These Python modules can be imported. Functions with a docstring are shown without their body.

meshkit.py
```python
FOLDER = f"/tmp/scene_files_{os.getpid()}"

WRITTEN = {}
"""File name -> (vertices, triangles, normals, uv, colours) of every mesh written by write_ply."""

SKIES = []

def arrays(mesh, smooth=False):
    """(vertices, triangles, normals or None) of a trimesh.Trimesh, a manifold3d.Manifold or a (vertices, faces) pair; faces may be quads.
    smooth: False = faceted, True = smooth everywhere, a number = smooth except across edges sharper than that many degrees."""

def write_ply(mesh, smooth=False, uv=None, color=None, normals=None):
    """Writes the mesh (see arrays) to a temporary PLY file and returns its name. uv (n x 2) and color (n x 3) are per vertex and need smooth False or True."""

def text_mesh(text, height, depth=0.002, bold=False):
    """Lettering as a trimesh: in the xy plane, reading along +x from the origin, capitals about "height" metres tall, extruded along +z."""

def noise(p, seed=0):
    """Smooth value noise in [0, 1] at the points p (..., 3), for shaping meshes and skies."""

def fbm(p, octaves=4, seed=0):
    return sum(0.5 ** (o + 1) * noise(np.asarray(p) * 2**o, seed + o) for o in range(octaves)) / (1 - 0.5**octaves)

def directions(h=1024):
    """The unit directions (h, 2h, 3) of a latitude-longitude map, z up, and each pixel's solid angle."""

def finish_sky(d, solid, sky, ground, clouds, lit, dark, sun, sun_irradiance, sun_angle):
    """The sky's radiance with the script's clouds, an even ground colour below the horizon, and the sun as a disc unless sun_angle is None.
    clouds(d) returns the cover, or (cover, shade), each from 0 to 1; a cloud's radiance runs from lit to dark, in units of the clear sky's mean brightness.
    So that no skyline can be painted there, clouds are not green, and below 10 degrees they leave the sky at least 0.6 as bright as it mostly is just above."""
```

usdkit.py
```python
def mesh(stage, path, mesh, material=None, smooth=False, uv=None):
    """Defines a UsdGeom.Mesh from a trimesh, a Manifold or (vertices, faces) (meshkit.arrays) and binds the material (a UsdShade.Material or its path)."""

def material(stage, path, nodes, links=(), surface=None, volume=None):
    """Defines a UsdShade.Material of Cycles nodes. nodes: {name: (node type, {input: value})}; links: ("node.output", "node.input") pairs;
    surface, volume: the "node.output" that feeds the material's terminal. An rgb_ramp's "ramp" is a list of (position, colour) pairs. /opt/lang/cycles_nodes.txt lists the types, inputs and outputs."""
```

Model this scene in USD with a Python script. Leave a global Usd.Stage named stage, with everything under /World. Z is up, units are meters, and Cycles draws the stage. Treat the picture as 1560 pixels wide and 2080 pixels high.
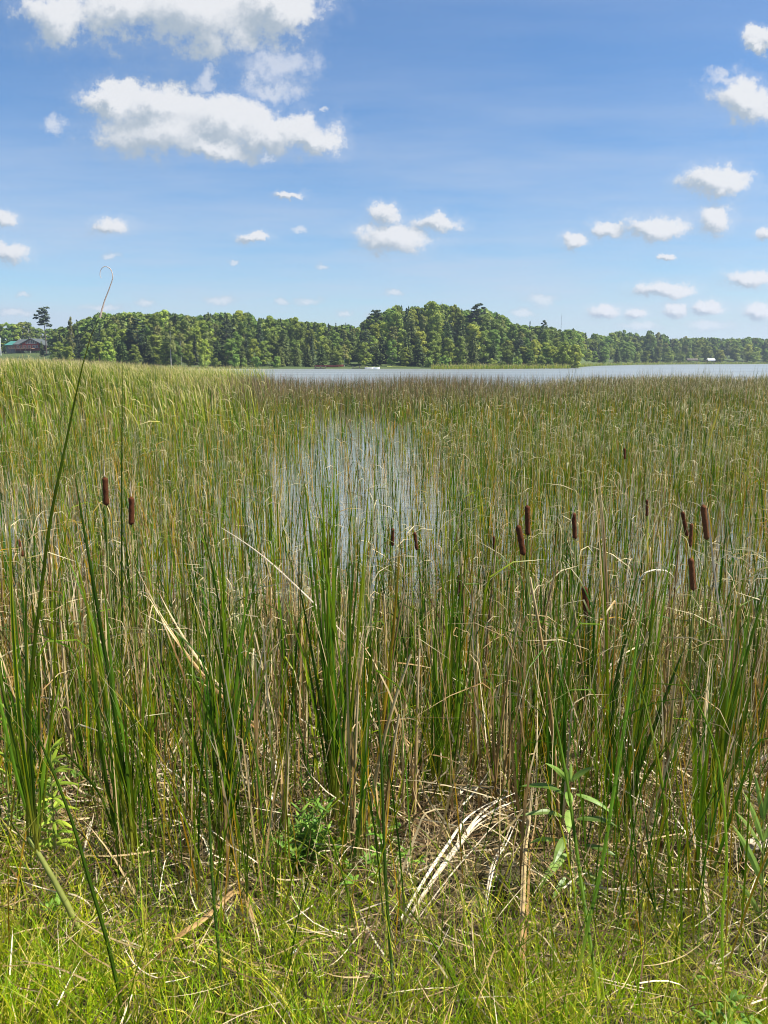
import math, random
import numpy as np, trimesh, usdkit, meshkit
from pxr import Usd, UsdGeom, UsdLux, UsdShade, Gf, Sdf, Vt

stage = Usd.Stage.CreateInMemory()
UsdGeom.Xform.Define(stage, '/World')
rng = np.random.default_rng(7)

# ------------------------------------------------------------------ camera, sky, sun, exposure
PITCH, EYE, F = math.radians(11.19), np.array([0.0, 0.0, 2.4]), 1562.5      # F: focal length in pixels of the 1560 x 2080 photograph
EXPOSURE = 1.13
SUN_AZ, SUN_EL = math.radians(98), math.radians(57)
SKY_STRENGTH, SUN_INTENSITY = 0.052, 1.22
cam = UsdGeom.Camera.Define(stage, '/World/camera')
cam.CreateFocalLengthAttr(26.0); cam.CreateHorizontalApertureAttr(2 * 0.4992 * 26.0)
cam.CreateClippingRangeAttr((0.05, 20000.0)); cam.CreateExposureAttr(EXPOSURE)
cam.AddTranslateOp().Set(tuple(EYE)); cam.AddRotateXOp().Set(90 - math.degrees(PITCH))

FWD = np.array([0, math.cos(PITCH), -math.sin(PITCH)]); UPV = np.array([0, math.sin(PITCH), math.cos(PITCH)])
def ray(px, py): return FWD + np.array([1.0, 0, 0]) * (px - 780) / F + UPV * (1040 - py) / F
def at(px, py, Y):
    d = ray(px, py); return EYE + d * (Y / d[1])

def sky_material():
    N, L = {}, []
    N['sky'] = ('sky_texture', dict(sky_type='single_scattering', sun_disc=False, sun_elevation=SUN_EL, sun_rotation=SUN_AZ, aerosol_density=0.6, air_density=1.0, ozone_density=2.0))
    N['hs'] = ('hsv', dict(hue=0.5, saturation=1.18, value=1.16)); L.append(('sky.color', 'hs.color'))
    N['blue'] = ('mix', dict(mix_type='multiply', fac=1.0, color2=(0.82, 0.99, 1.12))); L.append(('hs.color', 'blue.color1'))
    N['tc'] = ('texture_coordinate', {}); N['sep'] = ('separate_xyz', {}); L.append(('tc.generated', 'sep.vector'))
    N['ymax'] = ('math', dict(math_type='maximum', value2=0.12)); L.append(('sep.y', 'ymax.value1'))
    for a, b in (('u', 'x'), ('v', 'z')):
        N[a] = ('math', dict(math_type='divide')); L += [(f'sep.{b}', f'{a}.value1'), ('ymax.value', f'{a}.value2')]
    N['uv'] = ('combine_xyz', {}); L += [('u.value', 'uv.x'), ('v.value', 'uv.y')]
    # the billows: the plane of the sky pushed about by noise, less so low down where clouds are far and small
    def warp(tag, scale, lo, hi):
        N['n' + tag] = ('noise_texture', dict(scale=scale, detail=8, roughness=0.60)); L.append(('uv.vector', f'n{tag}.vector'))
        N['c' + tag] = ('vector_math', dict(math_type='subtract', vector2=(0.5, 0.5, 0.5))); L.append((f'n{tag}.color', f'c{tag}.vector1'))
        N['a' + tag] = ('map_range', dict(from_min=0.05, from_max=0.5, to_min=lo, to_max=hi, clamp=True)); L.append(('v.value', f'a{tag}.value'))
        N['s' + tag] = ('vector_math', dict(math_type='scale')); L.extend([(f'c{tag}.vector', f's{tag}.vector1'), (f'a{tag}.result', f's{tag}.scale')])
        return f's{tag}.vector'
    w1 = warp('w1', 13.0, 0.012, 0.115); w2 = warp('w2', 48.0, 0.012, 0.045); w3 = warp('w3', 150.0, 0.008, 0.012)
    N['q1'] = ('vector_math', dict(math_type='add')); L += [('uv.vector', 'q1.vector1'), (w1, 'q1.vector2')]
    N['q3'] = ('vector_math', dict(math_type='add')); L += [('q1.vector', 'q3.vector1'), (w2, 'q3.vector2')]
    N['q2'] = ('vector_math', dict(math_type='add')); L += [('q3.vector', 'q2.vector1'), (w3, 'q2.vector2')]
    def union(tag, clouds, shift):
        last = None
        for i, (px, py, hw, hh) in enumerate(clouds):
            d = ray(px, py); c = (d[0] / d[1], d[2] / d[1]); s = (F / hw * 0.95, F / hh * 0.95)
            N[f'm{tag}{i}'] = ('mapping', dict(mapping_type='point', location=(-c[0] * s[0] + shift[0], -c[1] * s[1] + shift[1], 0), scale=(s[0], s[1], 0)))
            N[f'l{tag}{i}'] = ('vector_math', dict(math_type='length'))
            L.extend([('q2.vector', f'm{tag}{i}.vector'), (f'm{tag}{i}.vector', f'l{tag}{i}.vector1')])
            if last is None: last = f'l{tag}{i}.value'
            else:
                N[f'u{tag}{i}'] = ('math', dict(math_type='smoothmin', value3=0.35)); L.extend([(last, f'u{tag}{i}.value1'), (f'l{tag}{i}.value', f'u{tag}{i}.value2')]); last = f'u{tag}{i}.value'
        return last
    thick = [(120,28,85,58),(250,22,75,58),(410,15,170,85),(560,5,95,48),
             (232,190,70,30),(335,212,110,45),(345,262,150,52),(455,238,115,42),(565,262,105,40),(640,284,50,24),(430,298,90,24),
             (590,396,34,8),(8,447,26,15),(225,457,42,17),(18,514,44,20),(518,482,34,11),(780,438,33,20),(800,484,76,28),(890,450,52,17),
             (1555,70,34,24),(1512,208,62,40),(1456,371,72,26),(1330,457,72,22),(1455,441,36,30),(1238,468,38,16),(1168,494,33,15),(1554,470,18,14),
             (1346,590,66,17),(1520,565,52,17),(1230,635,34,13),(1290,640,22,11),(1375,632,27,16),(1437,625,34,15),(1542,632,34,20),(1352,520,14,7)]
    thin = [(413,148,22,28),(562,126,72,34),(548,172,62,20),(108,246,24,20),(660,213,12,8),(546,306,30,10),(608,463,14,8),(222,525,20,8),(480,535,16,7),(650,546,18,7),
            (296,612,20,9),(210,624,46,8),(443,611,34,8),(572,612,14,8),(628,611,32,10),(45,597,15,6),(800,598,22,8),(1472,163,44,13),(1100,610,38,11),(1060,634,30,9),(30,636,40,8),(760,640,22,7),(700,638,16,6),(1440,660,60,12),(1300,662,50,9)]
    A, B, T = union('A', thick, (0, 0)), union('B', thick, (0.30, 0.62)), union('T', thin, (0, 0))
    N['fn'] = ('noise_texture', dict(scale=46.0, detail=9, roughness=0.68)); L.append(('uv.vector', 'fn.vector'))
    N['fo'] = ('math', dict(math_type='multiply_add', value2=1.3, value3=-0.65)); L.append(('fn.fac', 'fo.value1'))
    N['Af'] = ('math', dict(math_type='add')); L += [(A, 'Af.value1'), ('fo.value', 'Af.value2')]
    N['Tf'] = ('math', dict(math_type='add')); L += [(T, 'Tf.value1'), ('fo.value', 'Tf.value2')]
    N['cov'] = ('map_range', dict(range_type='smoothstep', from_min=1.16, from_max=0.58, to_min=0, to_max=0.97)); L.append(('Af.value', 'cov.value'))
    N['covT'] = ('map_range', dict(range_type='smoothstep', from_min=1.3, from_max=0.2, to_min=0, to_max=0.62)); L.append(('Tf.value', 'covT.value'))
    N['covF'] = ('map_range', dict(range_type='smoothstep', from_min=1.6, from_max=0.85, to_min=0, to_max=0.16)); L.append(('Af.value', 'covF.value'))
    N['cm0'] = ('math', dict(math_type='maximum')); L += [('cov.result', 'cm0.value1'), ('covF.result', 'cm0.value2')]
    N['cmax'] = ('math', dict(math_type='maximum')); L += [('cm0.value', 'cmax.value1'), ('covT.result', 'cmax.value2')]
    # only the half of the sky ahead carries these; the rest has plain fair-weather clouds
    N['front'] = ('math', dict(math_type='greater_than', value2=0.14)); L.append(('sep.y', 'front.value1'))
    N['cf'] = ('math', dict(math_type='multiply')); L += [('cmax.value', 'cf.value1'), ('front.value', 'cf.value2')]
    # light and shade within a cloud: how much cloud lies towards the sun
    N['df'] = ('math', dict(math_type='subtract')); L += [(B, 'df.value1'), (A, 'df.value2')]
    N['dn'] = ('math', dict(math_type='multiply_add', value2=-0.60)); L += [('fo.value', 'dn.value1'), ('df.value', 'dn.value3')]
    N['sh'] = ('map_range', dict(range_type='smoothstep', from_min=-0.50, from_max=0.46)); L.append(('dn.value', 'sh.value'))
    N['thn'] = ('math', dict(math_type='subtract', use_clamp=True)); L += [('covT.result', 'thn.value1'), ('cov.result', 'thn.value2')]
    N['thm'] = ('math', dict(math_type='multiply_add', value2=1.5, use_clamp=True)); L += [('thn.value', 'thm.value1'), ('sh.result', 'thm.value3')]
    # elsewhere: scattered cumulus on a flat layer
    N['zl'] = ('math', dict(math_type='maximum', value2=0.06)); L.append(('sep.z', 'zl.value1'))
    N['zi'] = ('math', dict(math_type='divide', value1=1.0)); L.append(('zl.value', 'zi.value2'))
    N['pl'] = ('vector_math', dict(math_type='scale')); L += [('tc.generated', 'pl.vector1'), ('zi.value', 'pl.scale')]
    N['pn'] = ('noise_texture', dict(scale=1.1, detail=6, roughness=0.55)); L.append(('pl.vector', 'pn.vector'))
    N['pc'] = ('map_range', dict(range_type='smoothstep', from_min=0.58, from_max=0.70, to_min=0, to_max=0.9)); L.append(('pn.fac', 'pc.value'))
    N['au'] = ('math', dict(math_type='absolute')); L.append(('u.value', 'au.value1'))
    N['o1'] = ('map_range', dict(from_min=0.62, from_max=0.8, to_min=0, to_max=1, clamp=True)); L.append(('au.value', 'o1.value'))
    N['o2'] = ('map_range', dict(from_min=0.62, from_max=0.8, to_min=0, to_max=1, clamp=True)); L.append(('v.value', 'o2.value'))
    N['o'] = ('math', dict(math_type='maximum')); L += [('o1.result', 'o.value1'), ('o2.result', 'o.value2')]
    N['zg'] = ('map_range', dict(from_min=0.02, from_max=0.2, to_min=0, to_max=1, clamp=True)); L.append(('sep.z', 'zg.value'))
    N['og'] = ('math', dict(math_type='multiply')); L += [('o.value', 'og.value1'), ('zg.result', 'og.value2')]
    N['po'] = ('math', dict(math_type='multiply')); L += [('pc.result', 'po.value1'), ('og.value', 'po.value2')]
    N['tot'] = ('math', dict(math_type='maximum', use_clamp=True)); L += [('cf.value', 'tot.value1'), ('po.value', 'tot.value2')]
    # thin high veil that pales the low sky
    N['vn'] = ('mapping', dict(mapping_type='point', scale=(1.2, 10.0, 1.0), rotation=(0, 0, 0.14))); L.append(('uv.vector', 'vn.vector'))
    N['vt'] = ('noise_texture', dict(scale=1.6, detail=5, roughness=0.6)); L.append(('vn.vector', 'vt.vector'))
    N['vz'] = ('map_range', dict(from_min=0.36, from_max=0.0, to_min=0.12, to_max=0.86, clamp=True)); L.append(('v.value', 'vz.value'))
    N['vk'] = ('map_range', dict(from_min=0.36, from_max=0.66, to_min=0.15, to_max=1.0, clamp=True)); L.append(('vt.fac', 'vk.value'))
    N['vm'] = ('math', dict(math_type='multiply', use_clamp=True)); L += [('vz.result', 'vm.value1'), ('vk.result', 'vm.value2')]
    N['veil'] = ('mix', dict(color2=(5.2, 5.8, 6.9))); L += [('vm.value', 'veil.fac'), ('blue.color', 'veil.color1')]
    N['tone'] = ('mix', dict(color1=(3.7, 4.4, 5.1), color2=(7.4, 7.5, 7.7))); L.append(('thm.value', 'tone.fac'))
    N['out'] = ('mix', {}); L += [('tot.value', 'out.fac'), ('veil.color', 'out.color1'), ('tone.color', 'out.color2')]
    N['bg'] = ('background_shader', dict(strength=SKY_STRENGTH)); L.append(('out.color', 'bg.color'))
    return usdkit.material(stage, '/World/Looks/sky', N, L, surface='bg.background')

dome = UsdLux.DomeLight.Define(stage, '/World/sky')
UsdShade.MaterialBindingAPI.Apply(dome.GetPrim()).Bind(sky_material())
sun = UsdLux.DistantLight.Define(stage, '/World/sun')
sun.CreateIntensityAttr(SUN_INTENSITY); sun.CreateAngleAttr(0.5); sun.CreateNormalizeAttr(True); sun.CreateColorAttr((1.0, 0.95, 0.87))
sun.AddRotateZOp().Set(-math.degrees(SUN_AZ)); sun.AddRotateXOp().Set(-(90 - math.degrees(SUN_EL)))

# ------------------------------------------------------------------ helpers
taken = {}
def numbered(parent, name):
    k = taken.get((parent, name), 0); taken[(parent, name)] = k + 1
    return f'{parent}/{name}' if k == 0 else f'{parent}/{name}_{k:03d}'
def path_of(p): return '/World' if p is None else str(p.GetPath())
def tag(o, label=None, cat=None, group=None, kind=None):
    for k, v in (('label', label), ('category', cat), ('group', group), ('kind', kind)):
        if v: o.SetCustomDataByKey(k, v)
    return o
def obj(name, mesh, mat, parent=None, smooth=False, uv=None):
    return usdkit.mesh(stage, numbered(path_of(parent), name), mesh, mat, smooth=smooth, uv=uv).GetPrim()
def thing(name, label, cat, loc=(0, 0, 0), rz=0.0, scale=None, group=None):
    x = UsdGeom.Xform.Define(stage, numbered('/World', name))
    x.AddTranslateOp().Set(Gf.Vec3d(*map(float, loc))); x.AddRotateZOp().Set(float(math.degrees(rz)))
    if scale is not None: x.AddScaleOp().Set(Gf.Vec3f(*map(float, scale)))
    return tag(x.GetPrim(), label, cat, group)
def copy(root, name, label, cat, loc, rz, scale, group):
    r = thing(name, label, cat, loc, rz, scale, group)
    r.GetReferences().AddInternalReference(root.GetPath()); r.SetInstanceable(True)
    return r
def class_prim(name):
    return stage.CreateClassPrim('/World/' + name)
def smooth01(x, a, b):
    t = np.clip((np.asarray(x, float) - a) / (b - a), 0, 1); return t * t * (3 - 2 * t)

def instancer(name, protos, pos, yaw, scale, idx, label, cat, tilt=None):
    """protos: list of (mesh, material, uv). One PointInstancer of what nobody could count."""
    p = numbered('/World', name)
    pi = UsdGeom.PointInstancer.Define(stage, p)
    rel = pi.CreatePrototypesRel()
    for i, (m, mat, uv) in enumerate(protos):
        q = usdkit.mesh(stage, f'{p}/kind_{i:03d}', m, mat, uv=uv); rel.AddTarget(q.GetPath())
    pi.CreateProtoIndicesAttr(Vt.IntArray.FromNumpy(np.asarray(idx, np.int32)))
    pi.CreatePositionsAttr(Vt.Vec3fArray.FromNumpy(np.asarray(pos, np.float32)))
    half = np.asarray(yaw) / 2
    quats = [Gf.Quath(float(math.cos(h)), 0.0, 0.0, float(math.sin(h))) for h in half]
    pi.CreateOrientationsAttr(Vt.QuathArray(quats))
    s = np.asarray(scale, np.float32)
    if s.ndim == 1: s = np.stack([s, s, s], 1)
    pi.CreateScalesAttr(Vt.Vec3fArray.FromNumpy(s))
    return tag(pi.GetPrim(), label, cat, kind='stuff')

# ------------------------------------------------------------------ blades: strips that follow a bending line
def ribbons(base, length, az, lean, bend, bexp=2.0, width=0.012, segs=6, tw0=0.0, tw1=0.0, fold=0.0, kink=None, rnd=None, taper=3.0, root=0.55, soft=0.15):
    base = np.atleast_2d(np.asarray(base, float)); n = len(base)
    A = lambda x: np.broadcast_to(np.asarray(x, float), (n,))[:, None]
    t = np.linspace(0, 1, segs + 1)[None]
    if kink is not None:
        k0 = A(kink); t = np.where(k0 < 1, np.concatenate([np.linspace(0, 1, segs - 2)[None] * np.minimum(k0, 1), np.minimum(k0, .98) + (1 - np.minimum(k0, .98)) * np.array([[.18, .55, 1.0]])], 1), t + 0 * k0)
        th = np.where(k0 < 1, A(lean) + A(bend) * np.clip((t - k0) / 0.12, 0, 1), A(lean) + A(soft) * t ** 2)
    else:
        th = A(lean) + A(bend) * t ** A(bexp)
    t = np.broadcast_to(t, th.shape)
    ca, sa = np.cos(A(az)), np.sin(A(az))
    tan = np.stack([np.sin(th) * ca, np.sin(th) * sa, np.cos(th)], -1)
    dt = np.diff(t, axis=1)[..., None]
    pos = np.concatenate([np.zeros((n, 1, 3)), np.cumsum((tan[:, 1:] + tan[:, :-1]) / 2 * dt, 1)], 1) * A(length)[..., None] + base[:, None]
    side = np.stack([-sa + 0 * th, ca + 0 * th, 0 * th], -1); nrm = np.cross(side, tan)
    tw = A(tw0) + A(tw1) * t
    c = np.cos(tw)[..., None] * side + np.sin(tw)[..., None] * nrm
    nn = -np.sin(tw)[..., None] * side + np.cos(tw)[..., None] * nrm
    w = A(width) * np.minimum(root + (1 - root) * t / 0.25, 1.0) * (1 - t ** taper * 0.97)
    return strips(pos, c, nn, w, fold, t, rnd)
def strips(pos, c, nn, w, fold, t, rnd):
    n, k = pos.shape[:2]
    h = (c * w[..., None]) / 2
    if fold: rows = [pos - h, pos + nn * (fold * w[..., None]), pos + h]
    else: rows = [pos - h, pos + h]
    m = len(rows)
    v = np.stack(rows, 2).reshape(-1, 3)
    i = (np.arange(n)[:, None, None] * k + np.arange(k - 1)[None, :, None]) * m + np.arange(m - 1)[None, None]
    f = np.stack([i, i + 1, i + m + 1, i + m], -1).reshape(-1, 4)
    r = np.zeros(n) if rnd is None else np.broadcast_to(rnd, (n,))
    uv = np.stack([np.broadcast_to(t[..., None], (n, k, m)), np.broadcast_to(r[:, None, None], (n, k, m))], -1).reshape(-1, 2)
    return v, f, uv
def tri(f): return np.vstack([f[:, [0, 1, 2]], f[:, [0, 2, 3]]]) if f.shape[1] == 4 else f
def join(parts):
    vs, fs, us, o = [], [], [], 0
    for v, f, u in parts:
        vs.append(v); fs.append(tri(f) + o); us.append(u); o += len(v)
    return np.vstack(vs), np.vstack(fs), np.vstack(us)
def curve(pts, k=12):
    p = np.asarray(pts, float)
    if len(p) == 2: p = np.array([p[0], p.mean(0), p[1]])
    s = np.concatenate([[0], np.cumsum(np.linalg.norm(np.diff(p, axis=0), axis=1))]); s /= s[-1]
    from scipy.interpolate import PchipInterpolator
    return PchipInterpolator(s, p)(np.linspace(0, 1, k + 1))
def path_blade(pts, width, k=12, fold=0.12, face=None, rnd=0.5, profile='strap', twist=0.0):
    """One leaf along the points; its broad side faces the direction face."""
    p = curve(pts, k); tan = np.gradient(p, axis=0); tan /= np.linalg.norm(tan, axis=1, keepdims=True)
    face = np.array([0, -1, 0.15]) if face is None else np.asarray(face, float)
    c = np.cross(tan, face); c /= np.linalg.norm(c, axis=1, keepdims=True) + 1e-9; nn = np.cross(c, tan)
    t = np.linspace(0, 1, k + 1)
    a = twist * t
    c, nn = np.cos(a)[:, None] * c + np.sin(a)[:, None] * nn, -np.sin(a)[:, None] * c + np.cos(a)[:, None] * nn
    if profile == 'strap': w = width * np.minimum(0.6 + 0.4 * t / 0.3, 1) * (1 - t ** 4 * 0.97)
    elif profile == 'lance': w = width * np.sin(np.pi * np.clip(t, 0.02, 1) ** 0.75) ** 0.8 + 0.0006
    else: w = width * np.ones_like(t)
    return strips(p[None], c[None], nn[None], w[None], fold, t[None], np.array([rnd]))
def tube(pts, radii, sides=6, k=10, rnd=0.5):
    p = curve(pts, k); r = np.interp(np.linspace(0, 1, k + 1), np.linspace(0, 1, np.size(radii)), np.atleast_1d(radii)) if np.ndim(radii) else np.full(k + 1, radii)
    tan = np.gradient(p, axis=0); tan /= np.linalg.norm(tan, axis=1, keepdims=True)
    ref = np.array([1.0, 0, 0]) if abs(tan[:, 0]).mean() < .8 else np.array([0, 1.0, 0])
    a = np.cross(tan, ref); a /= np.linalg.norm(a, axis=1, keepdims=True); b = np.cross(tan, a)
    ang = np.arange(sides) / sides * 2 * np.pi
    v = (p[:, None] + r[:, None, None] * (np.cos(ang)[None, :, None] * a[:, None] + np.sin(ang)[None, :, None] * b[:, None])).reshape(-1, 3)
    i, j = np.meshgrid(np.arange(k), np.arange(sides), indexing='ij'); j2 = (j + 1) % sides
    f = np.stack([i * sides + j, i * sides + j2, (i + 1) * sides + j2, (i + 1) * sides + j], -1).reshape(-1, 4)
    f = tri(f)
    caps = [[0, s + 1, s] for s in range(1, sides - 1)] + [[k * sides, k * sides + s, k * sides + s + 1] for s in range(1, sides - 1)]
    t = np.repeat(np.linspace(0, 1, k + 1), sides)
    return v, np.vstack([f, caps]), np.stack([t, np.full(len(t), rnd)], 1)
def box(x0, x1, y0, y1, z0, z1):
    m = trimesh.creation.box((x1 - x0, y1 - y0, z1 - z0)); m.apply_translation(((x0 + x1) / 2, (y0 + y1) / 2, (z0 + z1) / 2)); return m

# ------------------------------------------------------------------ materials
def blade_mat(name, by_blade, tip, tip_from, base=None, base_to=0.12, trans=0.22, rough=0.50, vary=0.35, spec=0.13, wavy=True):
    """by_blade: colours from one blade to the next; tip: colour of the withered end, from tip_from of the length on; base: colour of the sheath."""
    N = {'uv': ('uvmap', dict(attribute='st')), 's': ('separate_xyz', {}), 'r': ('rgb_ramp', dict(ramp=by_blade)),
         'wn': ('white_noise_texture', dict(dimensions='1D')), 'off': ('math', dict(math_type='multiply_add', value2=0.30, value3=-0.15)), 'tt': ('math', dict(math_type='add')),
         'tm': ('map_range', dict(range_type='smoothstep', from_min=tip_from, from_max=min(tip_from + 0.14, 1.05))), 'mt': ('mix', dict(color2=tip)),
         'bm': ('map_range', dict(range_type='smoothstep', from_min=base_to, from_max=0.0)), 'mb': ('mix', dict(color2=base or tip)), 'bf': ('math', dict(math_type='multiply', value2=0.0 if base is None else 0.9)),
         'oi': ('object_info', {}), 'ov': ('map_range', dict(to_min=1 - vary, to_max=1 + vary)), 'hv': ('hsv', {}),
         'geo': ('geometry', {}), 'gn': ('noise_texture', dict(scale=9.0, detail=2)), 'gr': ('map_range', dict(from_min=0.3, from_max=0.7, to_min=0.72, to_max=1.22)), 'gm': ('hsv', {}),
         'p': ('principled_bsdf', dict(roughness=rough, specular_ior_level=spec)), 'tr': ('translucent_bsdf', {}), 'mx': ('mix_closure', dict(fac=trans))}
    L = [('uv.UV', 's.vector'), ('s.y', 'r.fac'), ('s.y', 'wn.w'), ('wn.value', 'off.value1'), ('s.x', 'tt.value1'), ('off.value', 'tt.value2'), ('tt.value', 'tm.value'), ('tm.result', 'mt.fac'), ('r.color', 'mt.color1'),
         ('s.x', 'bm.value'), ('bm.result', 'bf.value1'), ('bf.value', 'mb.fac'), ('mt.color', 'mb.color1'), ('oi.random', 'ov.value'), ('ov.result', 'hv.value'), ('mb.color', 'hv.color'),
         ('geo.position', 'gn.vector'), ('gn.fac', 'gr.value'), ('gr.result', 'gm.value'), ('hv.color', 'gm.color'), ('gm.color', 'p.base_color'), ('gm.color', 'tr.color'), ('p.BSDF', 'mx.closure1'), ('tr.BSDF', 'mx.closure2')]
    return usdkit.material(stage, '/World/Looks/' + name, N, L, surface='mx.closure')
GREENS = [(0, (0.024, 0.082, 0.005)), (0.3, (0.059, 0.139, 0.005)), (0.55, (0.131, 0.203, 0.005)), (0.75, (0.242, 0.261, 0.006)), (0.88, (0.338, 0.216, 0.018)), (1, (0.405, 0.212, 0.005))]
M = {}
M['cattail_leaf'] = blade_mat('cattail_leaf', [(0, (0.037, 0.084, 0.005)), (0.4, (0.061, 0.125, 0.005)), (0.75, (0.104, 0.168, 0.005)), (1, (0.170, 0.201, 0.005))], (0.248, 0.141, 0.024), 0.93, base=(0.263, 0.241, 0.028), base_to=0.25, trans=0.30)
M['reed_green'] = blade_mat('reed_green', GREENS, (0.670, 0.583, 0.356), 0.88, base=(0.324, 0.259, 0.108), base_to=0.3, trans=0.36, vary=0)
M['reed_left'] = blade_mat('reed_left', [(0, (0.069, 0.158, 0.005)), (0.4, (0.169, 0.246, 0.005)), (0.75, (0.323, 0.323, 0.035)), (1, (0.458, 0.371, 0.106))], (0.639, 0.528, 0.241), 0.78, base=(0.144, 0.134, 0.023), base_to=.4, trans=0.38, vary=0)
M['reed_olive'] = blade_mat('reed_olive', [(0, (0.034, 0.077, 0.004)), (0.4, (0.091, 0.130, 0.004)), (0.75, (0.187, 0.165, 0.008)), (1, (0.337, 0.185, 0.010))], (0.618, 0.531, 0.334), 0.80, base=(0.201, 0.135, 0.037), trans=0.34, vary=0)
M['bent'] = blade_mat('bent_reed', [(0, (0.041, 0.078, 0.009)), (0.4, (0.087, 0.124, 0.015)), (0.7, (0.184, 0.143, 0.029)), (1, (0.313, 0.175, 0.046))], (0.699, 0.589, 0.350), 0.76, base=(0.184, 0.120, 0.041), trans=0.32, vary=0)
M['bulrush'] = blade_mat('bulrush', [(0, (0.064, 0.094, 0.009)), (0.5, (0.137, 0.116, 0.039)), (1, (0.230, 0.137, 0.065))], (0.247, 0.153, 0.092), 0.80, trans=0.22, vary=0)
M['dead'] = blade_mat('dead_reed', [(0, (0.20, 0.115, 0.040)), (0.4, (0.36, 0.235, 0.095)), (0.75, (0.52, 0.39, 0.19)), (1, (0.66, 0.56, 0.36))], (0.58, 0.45, 0.24), 0.75, base=(0.24, 0.125, 0.045), base_to=0.35, trans=0.18, rough=0.6, spec=0.12, vary=.2)
M['bleached'] = blade_mat('bleached_reed', [(0, (0.40, 0.31, 0.19)), (0.5, (0.54, 0.46, 0.33)), (1, (0.66, 0.60, 0.47))], (0.6, 0.53, 0.4), 0.8, trans=0.08, rough=0.65, spec=0.1)
M['litter'] = blade_mat('reed_litter', [(0, (0.065, 0.037, 0.016)), (0.35, (0.184, 0.121, 0.050)), (0.7, (0.348, 0.260, 0.124)), (1, (0.581, 0.504, 0.348))], (0.384, 0.296, 0.170), 0.8, trans=0.1, rough=0.65, spec=0.2)
M['grass'] = blade_mat('grass', [(0, (0.133, 0.266, 0.006)), (0.45, (0.253, 0.374, 0.006)), (0.75, (0.407, 0.433, 0.006)), (1, (0.622, 0.486, 0.109))], (0.550, 0.469, 0.078), 0.86, trans=0.40, rough=0.45, spec=.3)
M['herb'] = blade_mat('herb_leaf', [(0, (0.10, 0.22, 0.025)), (0.5, (0.16, 0.30, 0.035)), (1, (0.23, 0.36, 0.045))], (0.2, 0.3, 0.06), 0.97, trans=0.36, rough=0.5, spec=.22)
M['sprig'] = blade_mat('sprig_leaf', [(0, (0.22, 0.34, 0.03)), (1, (0.36, 0.44, 0.05))], (0.3, 0.34, 0.06), 0.97, trans=0.42, rough=0.5)
M['milkweed'] = blade_mat('milkweed_leaf', [(0, (0.17, 0.29, 0.045)), (1, (0.27, 0.38, 0.08))], (0.26, 0.28, 0.08), 0.97, trans=0.36, rough=0.42, spec=0.35)
M['yellow'] = blade_mat('yellowed_leaf', [(0, (0.45, 0.36, 0.05)), (1, (0.55, 0.42, 0.08))], (0.40, 0.22, 0.06), 0.9, trans=0.3)
def simple(name, col, rough=0.7, spec=0.3, var=0.25, scale=6.0, bump=0.0):
    N = {'geo': ('geometry', {}), 'n': ('noise_texture', dict(scale=scale, detail=4)), 'mr': ('map_range', dict(from_min=0.3, from_max=0.7, to_min=1 - var, to_max=1 + var)), 'h': ('hsv', dict(color=col)),
         'p': ('principled_bsdf', dict(roughness=rough, specular_ior_level=spec))}
    L = [('geo.position', 'n.vector'), ('n.fac', 'mr.value'), ('mr.result', 'h.value'), ('h.color', 'p.base_color')]
    if bump:
        N['b'] = ('bump', dict(strength=0.8, distance=bump)); L += [('n.fac', 'b.height'), ('b.normal', 'p.normal')]
    return usdkit.material(stage, '/World/Looks/' + name, N, L, surface='p.BSDF')
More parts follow.
